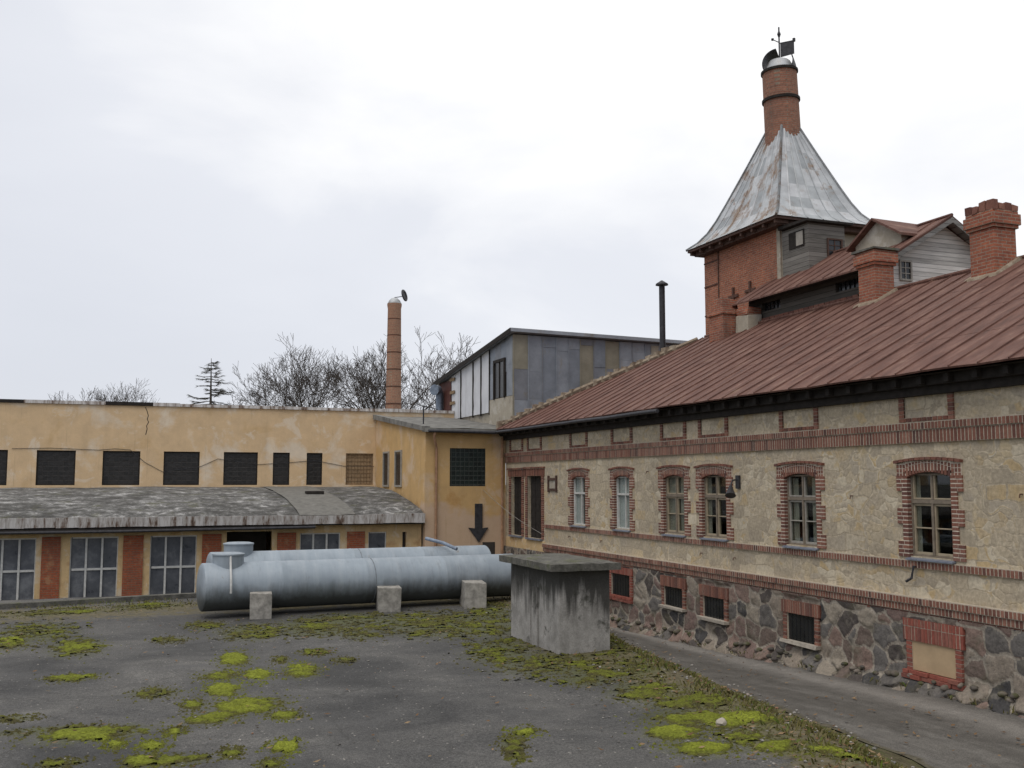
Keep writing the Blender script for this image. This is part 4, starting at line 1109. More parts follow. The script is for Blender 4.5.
g.tube([o - la * .22 + Vector((0, 0, 1.28)), o + la * .02 + Vector((0, 0, 1.12))], .018, 5); g.tube([o - la * .28 + Vector((0, 0, 1.30)), o - la * .20 + Vector((0, 0, 1.30))], .05, 6)
g.tube([o + Vector((0, 0, 1.10)), o + la * .56 + Vector((0, 0, 1.10))], .02, 5); g.tube([o + la * .54 + Vector((0, 0, 1.06)), o + la * .54 + Vector((0, 0, 1.18))], .055, 6)
w = Vector((la.y, -la.x, 0)) * .012
a, b = o + la * .04, o + la * .54
g.prism([a + w + Vector((0, 0, .56)), b + w + Vector((0, 0, .60)), b - w + Vector((0, 0, .60)), a - w + Vector((0, 0, .56))], [a + w + Vector((0, 0, 1.08)), b + w + Vector((0, 0, 1.08)), b - w + Vector((0, 0, 1.08)), a - w + Vector((0, 0, 1.08))])
g.build('weather_vane', 'dark_steel', flue)
# timber bay on the tower's near side
g = MB(); g.box(TX0 + .02, 21.95, 26.75, TY0 - .052, 8.6, 11.66); bay = g.build('timber_bay', 'bay_boards', tw)
g = MB(); g.prism([(TX0 - .18, 26.55, 11.665), (22.15, 26.55, 11.665), (22.15, 28.1, 11.68), (TX0 - .18, 28.1, 11.68)], [(TX0 - .18, 26.55, 11.74), (22.15, 26.55, 11.74), (22.15, 28.1, 11.80), (TX0 - .18, 28.1, 11.80)]); g.build('bay_roof', 'dark_timber', bay)
small_window(bay, facing_y(26.75), 21.28, 21.78, 10.62, 11.15, 'brown_timber')
g = MB(facing_x(TX0 + .02)); g.box(26.95, 27.75, .002, .03, 10.95, 11.5); g.m = 1; g.box(27.0, 27.35, .031, .04, 11.0, 11.45); g.build('bay_shutter', ['dark_timber', 'grey_wood'], bay)

# ------------------------------------------------------------------ ochre two-storey building (far left)
yb = thing('ochre_building', 'long ochre stuccoed building with a flat roof and a row of dark upper windows', 'building', (2, 45, -1))
FY = facing_y(45.0)
UW = [(-8.0, -6.56), (-5.57, -4.14), (-3.10, -1.66), (-.64, .80), (1.72, 3.16), (4.14, 5.56)]
NW = [(6.20, 6.92), (7.65, 8.34)]
BD = [(9.38, 10.62)]
UZ0, UZ1 = 3.17, 4.57
g = MB(FY); g.facade(-14, 14.4, -1.05, 6.45, [(a, b, UZ0, UZ1) for a, b in UW + NW + BD], .16); g.build('wall', 'ochre_stucco', yb)
g = MB(); g.quad((-14, 45, -1), (-14, 58, -1), (-14, 58, 6.4), (-14, 45, 6.4)); g.quad((-14, 58, -1), (14.4, 58, -1), (14.4, 58, 6.4), (-14, 58, 6.4)); g.quad((14.4, 45, -1), (14.4, 58, -1), (14.4, 58, 6.4), (14.4, 45, 6.4)); g.build('rear_wall', 'ochre_stucco', yb)
g = MB(); g.quad((-14, 45, 6.42), (14.4, 45, 6.42), (14.4, 58, 6.35), (-14, 58, 6.35)); g.build('roof', 'grey_felt', yb)
g = MB(FY); u = -14
while u < 14.3:
    w = R.uniform(.7, 2.2); z = 6.58 + R.uniform(-.012, .025)
    g.m = 0 if R.random() < .85 else 1
    g.box(u, min(u + w, 14.4) - .01, -.35, .07 + R.uniform(-.01, .02), 6.452, z); u += w
g.m = 1
g.build('parapet_coping', ['peeling_fascia', 'dark_timber'], yb)
for a, b in UW + NW:
    g = MB(FY); f = .05
    for q in ((a, a + f, UZ0, UZ1), (b - f, b, UZ0, UZ1), (a + f, b - f, UZ1 - f, UZ1), (a + f, b - f, UZ0, UZ0 + f)): g.box(q[0], q[1], -.155, -.07, q[2], q[3])
    fr = g.build('upper_window', 'dark_timber', yb)
    g = MB(FY); g.box(a + f, b - f, -.15, -.11, UZ0 + f, UZ1 - f); g.build('pane', 'glass_block_black', fr)
for a, b in BD:
    g = MB(FY); f = .06
    for q in ((a, a + f, UZ0, UZ1), (b - f, b, UZ0, UZ1), (a + f, b - f, UZ1 - f, UZ1), (a + f, b - f, UZ0, UZ0 + f)): g.box(q[0], q[1], -.155, -.05, q[2], q[3])
    g.m = 1; g.box(a + f, b - f, -.15, -.10, UZ0 + f, UZ1 - f)
    g.m = 0
    for q in range(1, 9): u = a + (b - a) * q / 9; g.box(u - .012, u + .012, -.10, -.085, UZ0 + f, UZ1 - f)
    for q in range(1, 8): z = UZ0 + (UZ1 - UZ0) * q / 8; g.box(a + f, b - f, -.085, -.075, z - .012, z + .012)
    w = g.build('boarded_window', ['lattice', 'tan_board'], yb); w['label'] = 'upper window filled with brown lattice boarding'
g = MB(FY)   # crack in the stucco: a thin gouge
pts = [(.93, 6.40), (1.0, 6.25), (1.06, 6.05), (1.02, 5.9), (1.08, 5.78), (1.0, 5.62), (1.03, 5.5), (.98, 5.25)]
for (a, c), (b, d) in zip(pts, pts[1:]): g.quad((a - .016, .004, c), (a + .016, .004, c), (b + .014, .004, d), (b - .014, .004, d))
g.build('stucco_crack', 'dark_timber', yb)
# cable sagging along the facade
g = MB(FY)
P = [(-4.0, 4.62), (-2.6, 4.66), (-.8, 4.60), (-.2, 4.66), (.4, 4.62), (1.0, 4.1), (1.7, 3.72), (3.2, 3.95), (3.9, 4.28), (4.3, 4.22), (5.6, 4.05), (7.0, 4.15), (8.0, 4.24), (9.3, 4.0), (10.65, 4.0)]
g.tube([(u, .02, z) for u, z in P], .010, 5)
tag(g.build('cable', 'dark_steel'), 'thin dark cable sagging along the ochre facade across the upper windows', 'cable')

# ------------------------------------------------------------------ lean-to with a barrel roof
ln = thing('lean_to', 'single-storey lean-to with a weathered barrel roof and red brick piers', 'lean-to', (3, 37.2, -1))
FL = facing_y(37.25)
LW = [(-8.95, -7.45), (-6.45, -4.95), (-3.96, -2.46), (-1.43, .06), (1.08, 2.60), (6.15, 7.60), (8.64, 9.32)]
LZ0, LZ1 = -.62, 1.47
OPN = (3.60, 5.16, -1.0, 1.56)
g = MB(FL); g.facade(-14, 10.66, -1.05, 1.75, [(a, b, LZ0, LZ1) for a, b in LW] + [OPN, (9.93, 10.08, .5, 1.45)], .22); g.build('wall', 'lean_stucco', ln)
g = MB(FL); g.box(OPN[0], OPN[1], -1.6, -1.5, -1.0, 1.6); g.build('dark_opening', 'interior', ln)
g = MB(FL); g.box(9.9, 10.1, -.22, -.18, .4, 1.5); g.build('dark_opening', 'interior', ln)
g = MB(); g.quad((-14, 37.2, -1), (-14, 45, -1), (-14, 45, 3), (-14, 37.2, 1.8)); g.build('end_wall', 'lean_stucco', ln)
for a, b in ((-7.3, -6.6), (-4.8, -4.1), (-2.29, -1.72), (.22, .86), (2.78, 3.42), (5.34, 6.0), (7.85, 8.5)):
    g = MB(FL); g.box(a, b, -.1, .05, -1.0, 1.5); g.build('brick_pier', 'pier_brick', ln)
for a, b in LW:
    g = MB(FL); n = 3 if b - a > 1 else 1; f = .05
    cols = [a + (b - a) * q / n for q in range(n + 1)]
    for c in cols: g.box(max(a, c - .032), min(b, c + .032), -.15, -.05, LZ0, LZ1)
    for z0, z1 in ((LZ0, LZ0 + f), (LZ1 - f, LZ1), (.36, .43)):
        for q in range(n): g.box(max(a, cols[q] - .032) + (.064 if q else .032 + .032), cols[q + 1] - .032, -.14, -.06, z0, z1)
    fr = g.build('window', 'white_metal', ln)
    g = MB(FL); g.box(a + .01, b - .01, -.125, -.11, LZ0 + .01, LZ1 - .01); g.build('pane', 'dusty_pane', fr)
def prof(Y):
    pts = [(36.80, 2.10), (37.4, 2.30), (38.7, 2.55), (40.2, 2.76), (41.8, 2.95), (43.6, 3.04), (44.99, 3.08)]
    for (a, p), (b, q) in zip(pts, pts[1:]):
        if Y <= b: return p + (q - p) * (Y - a) / (b - a)
    return 3.08
yl = [36.80 + i * (44.98 - 36.80) / 16 for i in range(17)]
xl = [-14 + i * .3 for i in range(83)]; xl[-1] = 10.64
g = MB()
def rzn(X, Y): return prof(Y) + .05 * nz(X * .35, Y * .3) + .025 * nz(X * 1.2, Y * .9, 4)
g.add([(X, Y, rzn(X, Y)) for X in xl for Y in yl], [(i * 17 + j, (i + 1) * 17 + j, (i + 1) * 17 + j + 1, i * 17 + j + 1) for i in range(82) for j in range(16)])
lroof = g.build('roof', 'old_felt', ln, smooth='all')
g = MB()
xs_ = [6.05 + .2 * i for i in range(11)]
g.add([(X - (Y - 36.8) * .05, Y, rzn(X, Y) + .035) for X in xs_ for Y in yl], [(i * 17 + j, (i + 1) * 17 + j, (i + 1) * 17 + j + 1, i * 17 + j + 1) for i in range(10) for j in range(16)])
g.build('felt_patch', 'felt_patch', lroof, smooth='all')
g = MB(); g.box(6.9, 7.6, 40.5, 40.9, 2.78, 2.95); g.build('roof_vent', 'dark_timber', lroof, bevel=.03)
g = MB(FL); u = -14
while u < 10.6:
    w = R.uniform(.5, 1.1); u1 = min(u + w, 10.68)
    g.prism([(u, .42, 1.80 + R.uniform(-.015, .015)), (u1 - .006, .42, 1.80 + R.uniform(-.015, .015)), (u1 - .006, .36, 1.80), (u, .36, 1.80)], [(u, .47, rzn(u, 36.8) + .02), (u1 - .006, .47, rzn(u1, 36.8) + .02), (u1 - .006, .36, rzn(u1, 36.8) + .02), (u, .36, rzn(u, 36.8) + .02)])
    u = u1
g.build('fascia', 'peeling_fascia', ln)
g = MB(FL); g.box(-14, 10.66, .0, .36, 1.752, 1.80); g.box(-14, 6.6, .30, .45, 1.68, 1.752); g.build('soffit', 'dark_timber', ln)
g = MB(FL); g.tube([(-14, .50, 1.67), (0, .50, 1.66), (6.6, .50, 1.70)], .05, 8); g.build('gutter', 'dark_steel', ln)

# ------------------------------------------------------------------ annex between lean-to and stone building
an = thing('stucco_annex', 'orange ochre annex with a green glass block window and grey felt roof', 'annex', (12, 37, -1))
AX0, AX1, AY0, AY1 = 10.72, 13.94, 37.0, 44.99
g = MB(facing_y(AY0)); g.facade(AX0, AX1, -1.05, 5.26, [(11.68, 13.12, 3.14, 4.58)], .12)
g.xf = None
g.quad((AX0, AY0, -1.05), (AX0, AY1, -1.05), (AX0, AY1, 6.16), (AX0, AY0, 5.26))
g.quad((AX1, AY0, -1.05), (AX1, AY1, -1.05), (AX1, AY1, 6.16), (AX1, AY0, 5.26))
g.build('wall', 'annex_stucco', an)
g = MB(facing_y(AY0)); g.box(11.68, 13.12, -.12, -.06, 3.14, 4.58)
for q in range(9):
    t = q / 8
    g.box(11.68 + 1.44 * t - .012, 11.68 + 1.44 * t + .012, -.06, -.045, 3.14, 4.58)
    g.box(11.68, 13.12, -.06, -.05, 3.14 + 1.44 * t - .012, 3.14 + 1.44 * t + .012)
g.build('glass_block_window', 'glass_block_green', an)
for (a, b) in ((42.46, 43.45), (40.36, 41.42)):
    g = MB(facing_x(AX0)); z0, z1 = 3.10, 4.60
    for q in ((a, a + .07, z0, z1), (b - .07, b, z0, z1), (a + .07, b - .07, z1 - .07, z1), (a + .07, b - .07, z0, z0 + .07)): g.box(q[0], q[1], .002, .06, q[2], q[3])
    fr = g.build('side_window', 'grey_wood', an)
    g = MB(facing_x(AX0)); g.box(a + .07, b - .07, .002, .02, z0 + .07, z1 - .07); g.build('pane', 'dark_pane', fr)
g = MB(); a = [(AX0 - .12, AY0 - .30, 5.18), (AX1 + .6, AY0 - .30, 5.18), (AX1 + .6, AY1, 6.58), (AX0 - .12, AY1, 6.58)]
nx, ny = 14, 30
def arz(X, Y): return 5.32 + (Y - AY0 + .3) * (.93 / (AY1 - AY0 + .3)) + .03 * nz(X * 1.1, Y * .9) 
g.add([(a[0][0] + (a[1][0] - a[0][0]) * i / nx, a[0][1] + (AY1 - .02 - a[0][1]) * j / ny, arz(i * .25, a[0][1] + (AY1 - a[0][1]) * j / ny)) for i in range(nx + 1) for j in range(ny + 1)], [(i * (ny + 1) + j, (i + 1) * (ny + 1) + j, (i + 1) * (ny + 1) + j + 1, i * (ny + 1) + j + 1) for i in range(nx) for j in range(ny)])
ar = g.build('roof', 'grey_felt', an, smooth='all')
g = MB()
g.box(AX0 - .14, AX1 - .3, AY0 - .34, AY0 + .0, 5.18, 5.31, jit=.02)
g.prism([(AX0 - .16, AY0 - .3, 5.20), (AX0 - .002, AY0 - .3, 5.20), (AX0 - .002, AY1 - .05, 6.10), (AX0 - .16, AY1 - .05, 6.10)], [(AX0 - .16, AY0 - .3, 5.38), (AX0 + .1, AY0 - .3, 5.38), (AX0 + .1, AY1 - .05, 6.32), (AX0 - .16, AY1 - .05, 6.32)])
g.build('roof_edge', 'grey_felt', ar)
g = MB(); g.tube([(AX0 + .0, AY0 - .40, 5.20), (12.2, AY0 - .42, 5.19), (13.7, AY0 - .40, 5.17)], .06, 8); g.build('gutter', 'dark_steel', ar)
g = MB(); g.tube([(AX0 + .25, AY0 - .38, 5.15), (AX0 + .24, AY0 - .34, 4.95), (AX0 + .40, AY0 - .10, 4.6), (AX0 + .40, AY0 - .10, -1.0)], .05, 8)
g.build('downpipe', 'pipe_paint', an, smooth=True)
g = MB(); g.tube([(AX1 - .18, AY0 - .10, 5.0), (AX1 - .18, AY0 - .10, -1.0)], .05, 8); g.build('downpipe', 'pipe_paint', an, smooth=True)
g = MB(facing_y(AY0)); g.box(13.0, 13.5, -.05, .012, .2, 1.02); g.build('low_opening', 'interior', an)
# black arrow-shaped sign
g = MB(facing_y(AY0))
poly = [(12.68, 2.48), (12.98, 2.48), (12.98, 1.55), (13.22, 1.58), (12.84, 1.02), (12.42, 1.58), (12.68, 1.55)]
g.prism([(u, .01, z) for u, z in poly], [(u, .06, z) for u, z in poly])
tag(g.build('arrow_sign', 'dark_steel', bevel=.006), 'black arrow-shaped plate pointing down on the ochre annex wall', 'sign')
# overhead wire to the stone building
g = MB(); A, B = Vector((13.0, 36.95, 3.0)), Vector((13.85, 33.2, 1.5))
g.tube([A + (B - A) * t / 8 - Vector((0, 0, .12 * sin(pi * t / 8))) for t in range(9)], .008, 5)
tag(g.build('wire', 'block_concrete'), 'pale wire slanting from the annex wall down past the tall dark shutters', 'wire')
g = MB(); A, B = Vector((11.2, 40, 6.0)), Vector((13.6, 38.0, 6.1))
g.tube([(11.35, 39.5, 5.6), (11.35, 39.5, 6.35)], .03, 6); g.tube([(11.35, 39.5, 6.35), (11.9, 39.3, 6.2)], .02, 5)
tag(g.build('roof_bracket', 'dark_steel'), 'thin dark bracket pole standing on the grey annex roof', 'bracket')

# ------------------------------------------------------------------ metal clad building behind
mb = thing('metal_building', 'shed clad in patched blue grey metal sheets with white panels on its left', 'shed', (18, 42, 5))
BX0, BX1, BY0, BY1 = 14.42, 26.5, 37.45, 47.3
def lz(Y): return 9.24 - (Y - BY0) * (1.18 / (BY1 - BY0))
g = MB(); g.box(BX0 + .06, BX1, BY0 + .06, BY1, 4.5, 7.9)
g.prism([(BX0 + .06, BY0 + .06, 7.9), (BX1, BY0 + .06, 7.9), (BX1, BY1, 7.9), (BX0 + .06, BY1, 7.9)], [(BX0 + .06, BY0 + .06, 9.12), (BX1, BY0 + .06, 9.0), (BX1, BY1, 7.95), (BX0 + .06, BY1, 8.0)])
g.build('wall', 'grey_render', mb)
g = MB(facing_y(BY0))
u = BX0
while u < BX1 - 3.5:
    w = R.uniform(.50, .66); z = 5.2 + R.uniform(0, .3)
    while z < 9.12:
        h = R.uniform(.9, 1.9); z1 = min(z + h, 9.14 - (u - BX0) * .012)
        if z1 - z > .08: g.box(u + .006, u + w - .006, -.05, .012 + R.uniform(0, .02), z, z1 - .006)
        z += h
    g.box(u - .02, u + .02, .0, .05, 5.2, 9.12 - (u - BX0) * .012)
    u += w
g.xf = facing_x(BX0)
u = BY0
while u < 39.98:
    w = min(.66, 40.1 - u)
    for z0, z1 in ((6.72, 7.9 + R.uniform(-.3, .3)), (7.9, 0)):
        pass
    z = 6.72
    while z < lz(u) - .1:
        z1 = min(z + R.uniform(.8, 1.4), lz(u + w) - .04)
        if z1 - z < .05: break
        if not (38.1 < u + w / 2 < 39.6 and 6.7 < (z + z1) / 2 < 8.3): g.box(u + .006, u + w - .006, -.05, .012 + R.uniform(0, .02), z, z1 - .006)
        z = z1
    u += w
g.build('cladding', 'cladding', mb)
g = MB(facing_y(BY0)); g.box(20.6, BX1 - .1, -.04, .045, 8.35, 8.98); g.build('pale_panel', 'grey_render', mb)
g = MB(facing_x(BX0)); g.box(38.25, 39.5, -.04, .042, 6.72, 8.25); g.m = 1
for q in ((38.2, 38.32, 6.68, 8.3), (39.43, 39.55, 6.68, 8.3), (38.32, 39.43, 8.18, 8.3)): g.box(q[0], q[1], -.04, .09, q[2], q[3])
g.box(38.85, 38.9, .042, .07, 6.72, 8.18)
g.build('window', ['glass_block_black', 'dark_timber'], mb)
g = MB(facing_x(BX0)); g.box(BY0 - .02, 40.12, -.05, .04, 4.8, 6.70); g.build('masonry_base', 'grey_render', mb)
g = MB(facing_x(BX0)); u = 40.12
for i in range(5):
    u0 = 40.14 + i * 1.05; u1 = u0 + 1.03
    cols = 5
    vs = []
    for q in range(cols + 1):
        uu = u0 + (u1 - u0) * q / cols
        for r in range(7):
            zz = 6.2 + (lz(uu) - .08 - 6.2) * r / 6
            vs.append((uu, .02 + .03 * nz(uu * 2.3, zz * 1.6, 4), zz))
    g.add(vs, [(q * 7 + r, (q + 1) * 7 + r, (q + 1) * 7 + r + 1, q * 7 + r + 1) for q in range(cols) for r in range(6)])
g.build('white_panel', 'white_sheet', mb, smooth='all')
g = MB(facing_x(BX0))
for u in (40.1, 41.18, 42.24, 43.95):
    g = MB(facing_x(BX0)); g.box(u - .022, u + .022, .0, .07, 6.1, lz(u) - .1); g.build('batten', 'dark_timber', mb)
g = MB(facing_x(BX0)); g.box(45.42, BY1, -.04, .05, 6.0, lz(BY1) - .02); g.build('brown_end_panel', 'brown_paint', mb)
g = MB(facing_x(BX0))
for z in (8.05, 7.45, 6.95):
    g = MB(facing_x(BX0)); g.box(44.8, 45.45, .055, .10, z - .07, z + .07); g.build('timber_block', 'lattice', mb)
g = MB(); n = 20
for za, zb, up in ((9.24, 9.05, 0),):
    g.prism([(BX0 - .22, BY0 - .28, 9.22), (BX1, BY0 - .28, 9.02), (BX1, BY1 + .3, 7.85), (BX0 - .22, BY1 + .3, 8.02)], [(BX0 - .22, BY0 - .28, 9.36), (BX1, BY0 - .28, 9.16), (BX1, BY1 + .3, 7.99), (BX0 - .22, BY1 + .3, 8.16)])
g.build('roof', 'cladding', mb)
g = MB(); g.prism([(BX0 - .25, BY0 - .30, 9.15), (BX0 - .221, BY0 - .30, 9.15), (BX0 - .221, BY1 + .3, 7.95), (BX0 - .25, BY1 + .3, 7.95)], [(BX0 - .25, BY0 - .30, 9.35), (BX0 - .221, BY0 - .30, 9.35), (BX0 - .221, BY1 + .3, 8.15), (BX0 - .25, BY1 + .3, 8.15)]); g.build('verge_board', 'dark_timber', mb)
g = MB(); c = Vector((BX0 - .25, 46.6, 7.55)); g.tube([c + Vector((0, 0, -1.0)), c, c + Vector((-.12, -.12, .12)), c + Vector((-.35, -.3, .1))], [.16, .18, .22, .26], 14); g.build('vent_pipe', 'blue_pipe', mb, smooth=True)

# ------------------------------------------------------------------ stovepipe, factory chimney
g = MB(); g.tube([(18.65, 33.0, 7.0), (18.65, 33.0, 10.55)], .11, 12)
sp = thing('stovepipe', 'tall thin black stovepipe with a conical cap left of the brick tower', 'stovepipe', (18.65, 33, 7))
g.build('pipe', 'dark_steel', sp, smooth=True)
g = MB(); g.lathe([(0, .24), (.05, .23), (.18, .03)], (18.65, 33, 10.60), (0, 0, 1), 14); g.tube([(18.65, 33, 10.5), (18.65, 33, 10.62)], .05, 6); g.build('cap', 'dark_steel', sp, smooth=True)
fc = thing('factory_chimney', 'tall tapering round brick chimney with iron bands beyond the ochre building', 'chimney', (18.42, 72, -1))
g = MB(); g.lathe([(0, .72), (9.6, .565), (16.9, .485), (17.15, .53), (17.3, .53)], (18.42, 72, -1), (0, 0, 1), 24); g.build('shaft', 'stack_brick', fc, smooth=True)
for z in (8.9, 10.15, 11.4, 12.65, 13.9, 15.1):
    r = .72 - .0155 * (z + 1)
    g = MB(); g.lathe([(0, r - .05), (0, r + .025), (.08, r + .024), (.08, r - .05)], (18.42, 72, z), (0, 0, 1), 24); g.build('iron_band', 'rust_iron', fc, smooth=True)
g = MB(); g.lathe([(0, .50), (.14, .50), (.34, .40), (.5, .22), (.54, .05)], (18.42, 72, 16.2), (0, 0, 1), 20); g.build('dome_cap', 'zinc_roof', fc, smooth=True)
g = MB(); g.lathe([(0, .44), (.05, .46), (.1, .42), (.11, .30), (.05, .28)], (19.12, 72, 16.95), (.78, -.62, .22), 20); g.tube([(18.4, 72, 16.75), (19.1, 72, 16.9)], .03, 5); g.build('tilted_lid', 'dark_steel', fc, smooth=True)

# ------------------------------------------------------------------ tanks and their blocks
def tank(label, A, B, r, hx, extra):
    A, B = Vector(A), Vector(B); d = (B - A).normalized(); L = (B - A).length
    t = thing('tank', label, 'tank', (A.x, A.y, 0), 'grey steel tanks lying in the yard')
    pr = [(-.085, .02), (-.08, r * .4), (-.065, r * .7), (-.035, r * .92), (-.012, r * .975), (.0, r * .995), (.012, r)]
    prof_ = pr + [(L - .015, r)] + [(L - p, q) for p, q in pr[::-1]]
    # thin weld beads round the shell
    mid = []
    for f in (.22, .48, .74):
        s = L * f; mid += [(s - .03, r), (s - .01, r + .006), (s + .01, r + .006), (s + .03, r)]
    prof_ = pr + mid + [(L - .015, r)] + [(L - p, q) for p, q in pr[::-1]]
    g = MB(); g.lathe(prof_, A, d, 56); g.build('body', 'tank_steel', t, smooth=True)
    g = MB(); c = A + d * hx; zt = A.z + r
    g.lathe([(-.42, .38), (.20, .38), (.20, .40), (.235, .40), (.26, .30), (.265, .02)], (c.x, c.y, zt - .02), (0, 0, 1), 28)
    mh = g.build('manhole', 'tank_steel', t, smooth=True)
    for f in (.505,):
        g = MB(); g.lathe([(L * f - .014, r - .01), (L * f - .010, r + .007), (L * f + .010, r + .007), (L * f + .014, r - .01)], A, d, 56); g.build('weld_seam', 'weld', t, smooth=True)
    extra(t, A, B, d, c)
    return t
def front_extra(t, A, B, d, c):
    g = MB(); x = c.x + .02; pts = []
    for i in range(9):
        q = radians(62 - i * 9); pts.append((x, c.y - .012 - cos(q) * .64, A.z + sin(q) * .64))
    pts = [(x, c.y - .36, A.z + .80), (x, c.y - .42, A.z + .56)] + [p for p in pts if p[2] < A.z + .50]
    g.tube(pts, .028, 7); g.build('level_pipe', 'white_metal', t, smooth=True)
def rear_extra(t, A, B, d, c): pass
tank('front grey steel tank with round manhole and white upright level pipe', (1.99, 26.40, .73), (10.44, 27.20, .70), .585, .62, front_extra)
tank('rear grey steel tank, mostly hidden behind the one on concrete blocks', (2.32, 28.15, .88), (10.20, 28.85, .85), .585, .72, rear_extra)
g = MB(); g.tube([(8.44, 29.0, 1.66), (8.80, 28.45, 1.55), (9.06, 28.0, 1.40)], .05, 10)
tag(g.build('loose_pipe', 'blue_pipe', smooth=True), 'short blue grey pipe lying across the top of the rear tank', 'pipe')
lab = ['pale concrete block under the manhole end of the front tank', 'weathered concrete block under the middle of the front tank', 'broad concrete block under the right end of the front tank']
for i, (x0, x1, y0, zt) in enumerate(((3.06, 3.58, 25.62, .62), (6.26, 6.84, 25.80, .62), (8.56, 9.12, 25.75, .66))):
    g = MB(); g.box(x0, x1, y0, y0 + 1.25, -.05, zt, Matrix.Rotation(radians(-7 - 2.5 * i), 3, 'Z'), (x0, y0, 0), jit=.02)
    tag(g.build('concrete_block', 'block_concrete', bevel=.02), lab[i], 'concrete block', 'concrete blocks carrying the front tank')
for i, x in enumerate((3.3, 6.6, 8.8)):
    g = MB(); g.box(x, x + .5, 27.85, 29.2, -.05, .62, jit=.02)
    tag(g.build('concrete_block', 'block_concrete', bevel=.02), ['concrete block under the left end of the rear tank', 'concrete block under the middle of the rear tank', 'concrete block under the right end of the rear tank'][i], 'concrete block', 'concrete blocks carrying the rear tank')

# ------------------------------------------------------------------ concrete hatch house
hb = thing('hatch_house', 'weathered square concrete shaft housing with a flat mossy slab on top', 'hatch housing', (8.5, 19.6, 0))
g = MB()
g.box(8.0, 9.08, 18.3, 20.9, -.1, 1.588)
g.box(7.965, 7.999, 19.35, 19.62, -.05, 1.18)     # board-marked pilaster
g.box(7.985, 7.999, 19.75, 19.80, -.05, 1.3)
g.build('body', 'concrete', hb, bevel=.015)
g = MB(); nx = 10; x0, x1, y0, y1 = 7.74, 9.22, 18.08, 20.95
zz = lambda i, j: 1.73 + .06 * (1 - max(abs(i - 5), abs(j - 5)) / 5) + R.uniform(-.008, .008)
top = [(x0 + (x1 - x0) * i / nx, y0 + (y1 - y0) * j / nx, zz(i, j)) for i in range(nx + 1) for j in range(nx + 1)]
g.add(top, [(i * 11 + j, (i + 1) * 11 + j, (i + 1) * 11 + j + 1, i * 11 + j + 1) for i in range(nx) for j in range(nx)])
ring = [i * 11 for i in range(11)] + [110 + j for j in range(1, 11)] + [i * 11 + 10 for i in range(9, -1, -1)] + [j for j in range(9, 0, -1)]
o = len(g.v); nr = len(ring)
for q in ring: p = g.v[q]; g.v.append((p[0] + R.uniform(-.008, .008), p[1] + R.uniform(-.008, .008), 1.592 + R.uniform(0, .010)))
for q in range(nr): g.f.append((ring[q], ring[(q + 1) % nr], o + (q + 1) % nr, o + q)); g.mi.append(0)
g.f.append(tuple(o + q for q in range(nr))); g.mi.append(0)
g.build('slab', 'mossy_concrete', hb)

# ------------------------------------------------------------------ wall lamp
wl = thing('wall_lamp', 'dark wall lamp with a conical shade beside the fourth stone-wall window', 'lamp', (D, 21.2, 3.1))
g = MB(FX); g.box(21.01, 21.15, .003, .06, 3.14, 3.46); g.tube([(21.08, .05, 3.36), (21.06, .20, 3.34), (20.93, .34, 3.20)], .02, 6); g.build('bracket', 'dark_steel', wl)
g = MB(FX); g.tube([(20.94, .33, 3.22), (20.90, .36, 3.14), (20.82, .42, 2.98)], [.03, .06, .13], 12); g.build('lamp_shade', 'dark_steel', wl, smooth=True)

# ------------------------------------------------------------------ bare trees beyond the roofs
def grow(gt, gc, p, d, L, r, depth, q, spread):
    segs = 4; pts = [p.copy()]; rad = [r]; bend = Vector((q.gauss(0, .07), q.gauss(0, .07), .05))
    for i in range(segs):
        d = (d + bend + Vector((q.gauss(0, .09), q.gauss(0, .09), q.gauss(.0, .06)))).normalized()
        p = p + d * (L / segs); pts.append(p.copy()); rad.append(max(.0150, r * (1 - .34 * (i + 1) / segs)))
    thick = depth >= 4
    (gt if thick else gc).tube(pts, rad, 6 if thick else 3, cap=False)
    if depth == 0: return
    n = {7: 4, 6: 3, 5: 3, 4: 3, 3: 2, 2: 2, 1: 3}[depth]
    a0 = q.uniform(0, 2 * pi)
    for i in range(n):
        a = a0 + 2 * pi * i / n + q.uniform(-.6, .6)
        tilt = q.uniform(.5, 1.1) * spread * (.55 if i == 0 and depth < 7 else 1)
        ax = Matrix.Rotation(a, 3, d) @ d.orthogonal().normalized()
        nd = Matrix.Rotation(tilt, 3, ax) @ d
        k = 4 if i < 2 or depth == 7 else q.choice((2, 3))
        rr_ = rad[k] * (q.uniform(.72, .85) if i == 0 else q.uniform(.48, .66))
        grow(gt, gc, pts[k].copy(), nd, (L if depth < 7 else L * .58) * q.uniform(.66, .86), max(.0150, rr_), depth - 1, q, spread * 1.06)
def bare_tree(seed, label, loc, H, first, spread):
    q = random.Random(seed)
    gt, gc = MB(), MB()
    t = thing('bare_tree', label, 'tree', loc, 'leafless trees beyond the roofs')
    grow(gt, gc, Vector(loc), Vector((0, 0, 1)), H * .37, H * .027, 7, q, spread)
    gt.build('trunk', 'bark', t); gc.build('crown', 'twigs', t)
    return t
t1 = bare_tree(3, 'large leafless tree with a wide crown, tallest left of the brick chimney', (18.9, 95, -1), 20.5, 0, .50)
t2 = bare_tree(11, 'leafless tree with a low spreading crown at the left of the bare tree row', (16.0, 95, -1), 16.0, 0, .50)
def copy_tree(src, label, loc, rz, s):
    r = src.copy(); COL.objects.link(r); r['label'] = label; r.location = loc; r.rotation_euler = (0, 0, rz); r.scale = (s, s, s)
    for ch in src.children:
        c = ch.copy(); COL.objects.link(c); c.parent = r
    return r
copy_tree(t2, 'leafless tree just left of and partly behind the tall brick chimney', (22.6, 97, -1), 2.1, 1.02)
copy_tree(t1, 'leafless tree just right of the tall brick chimney', (28.4, 97, -1), 1.3, 1.04)
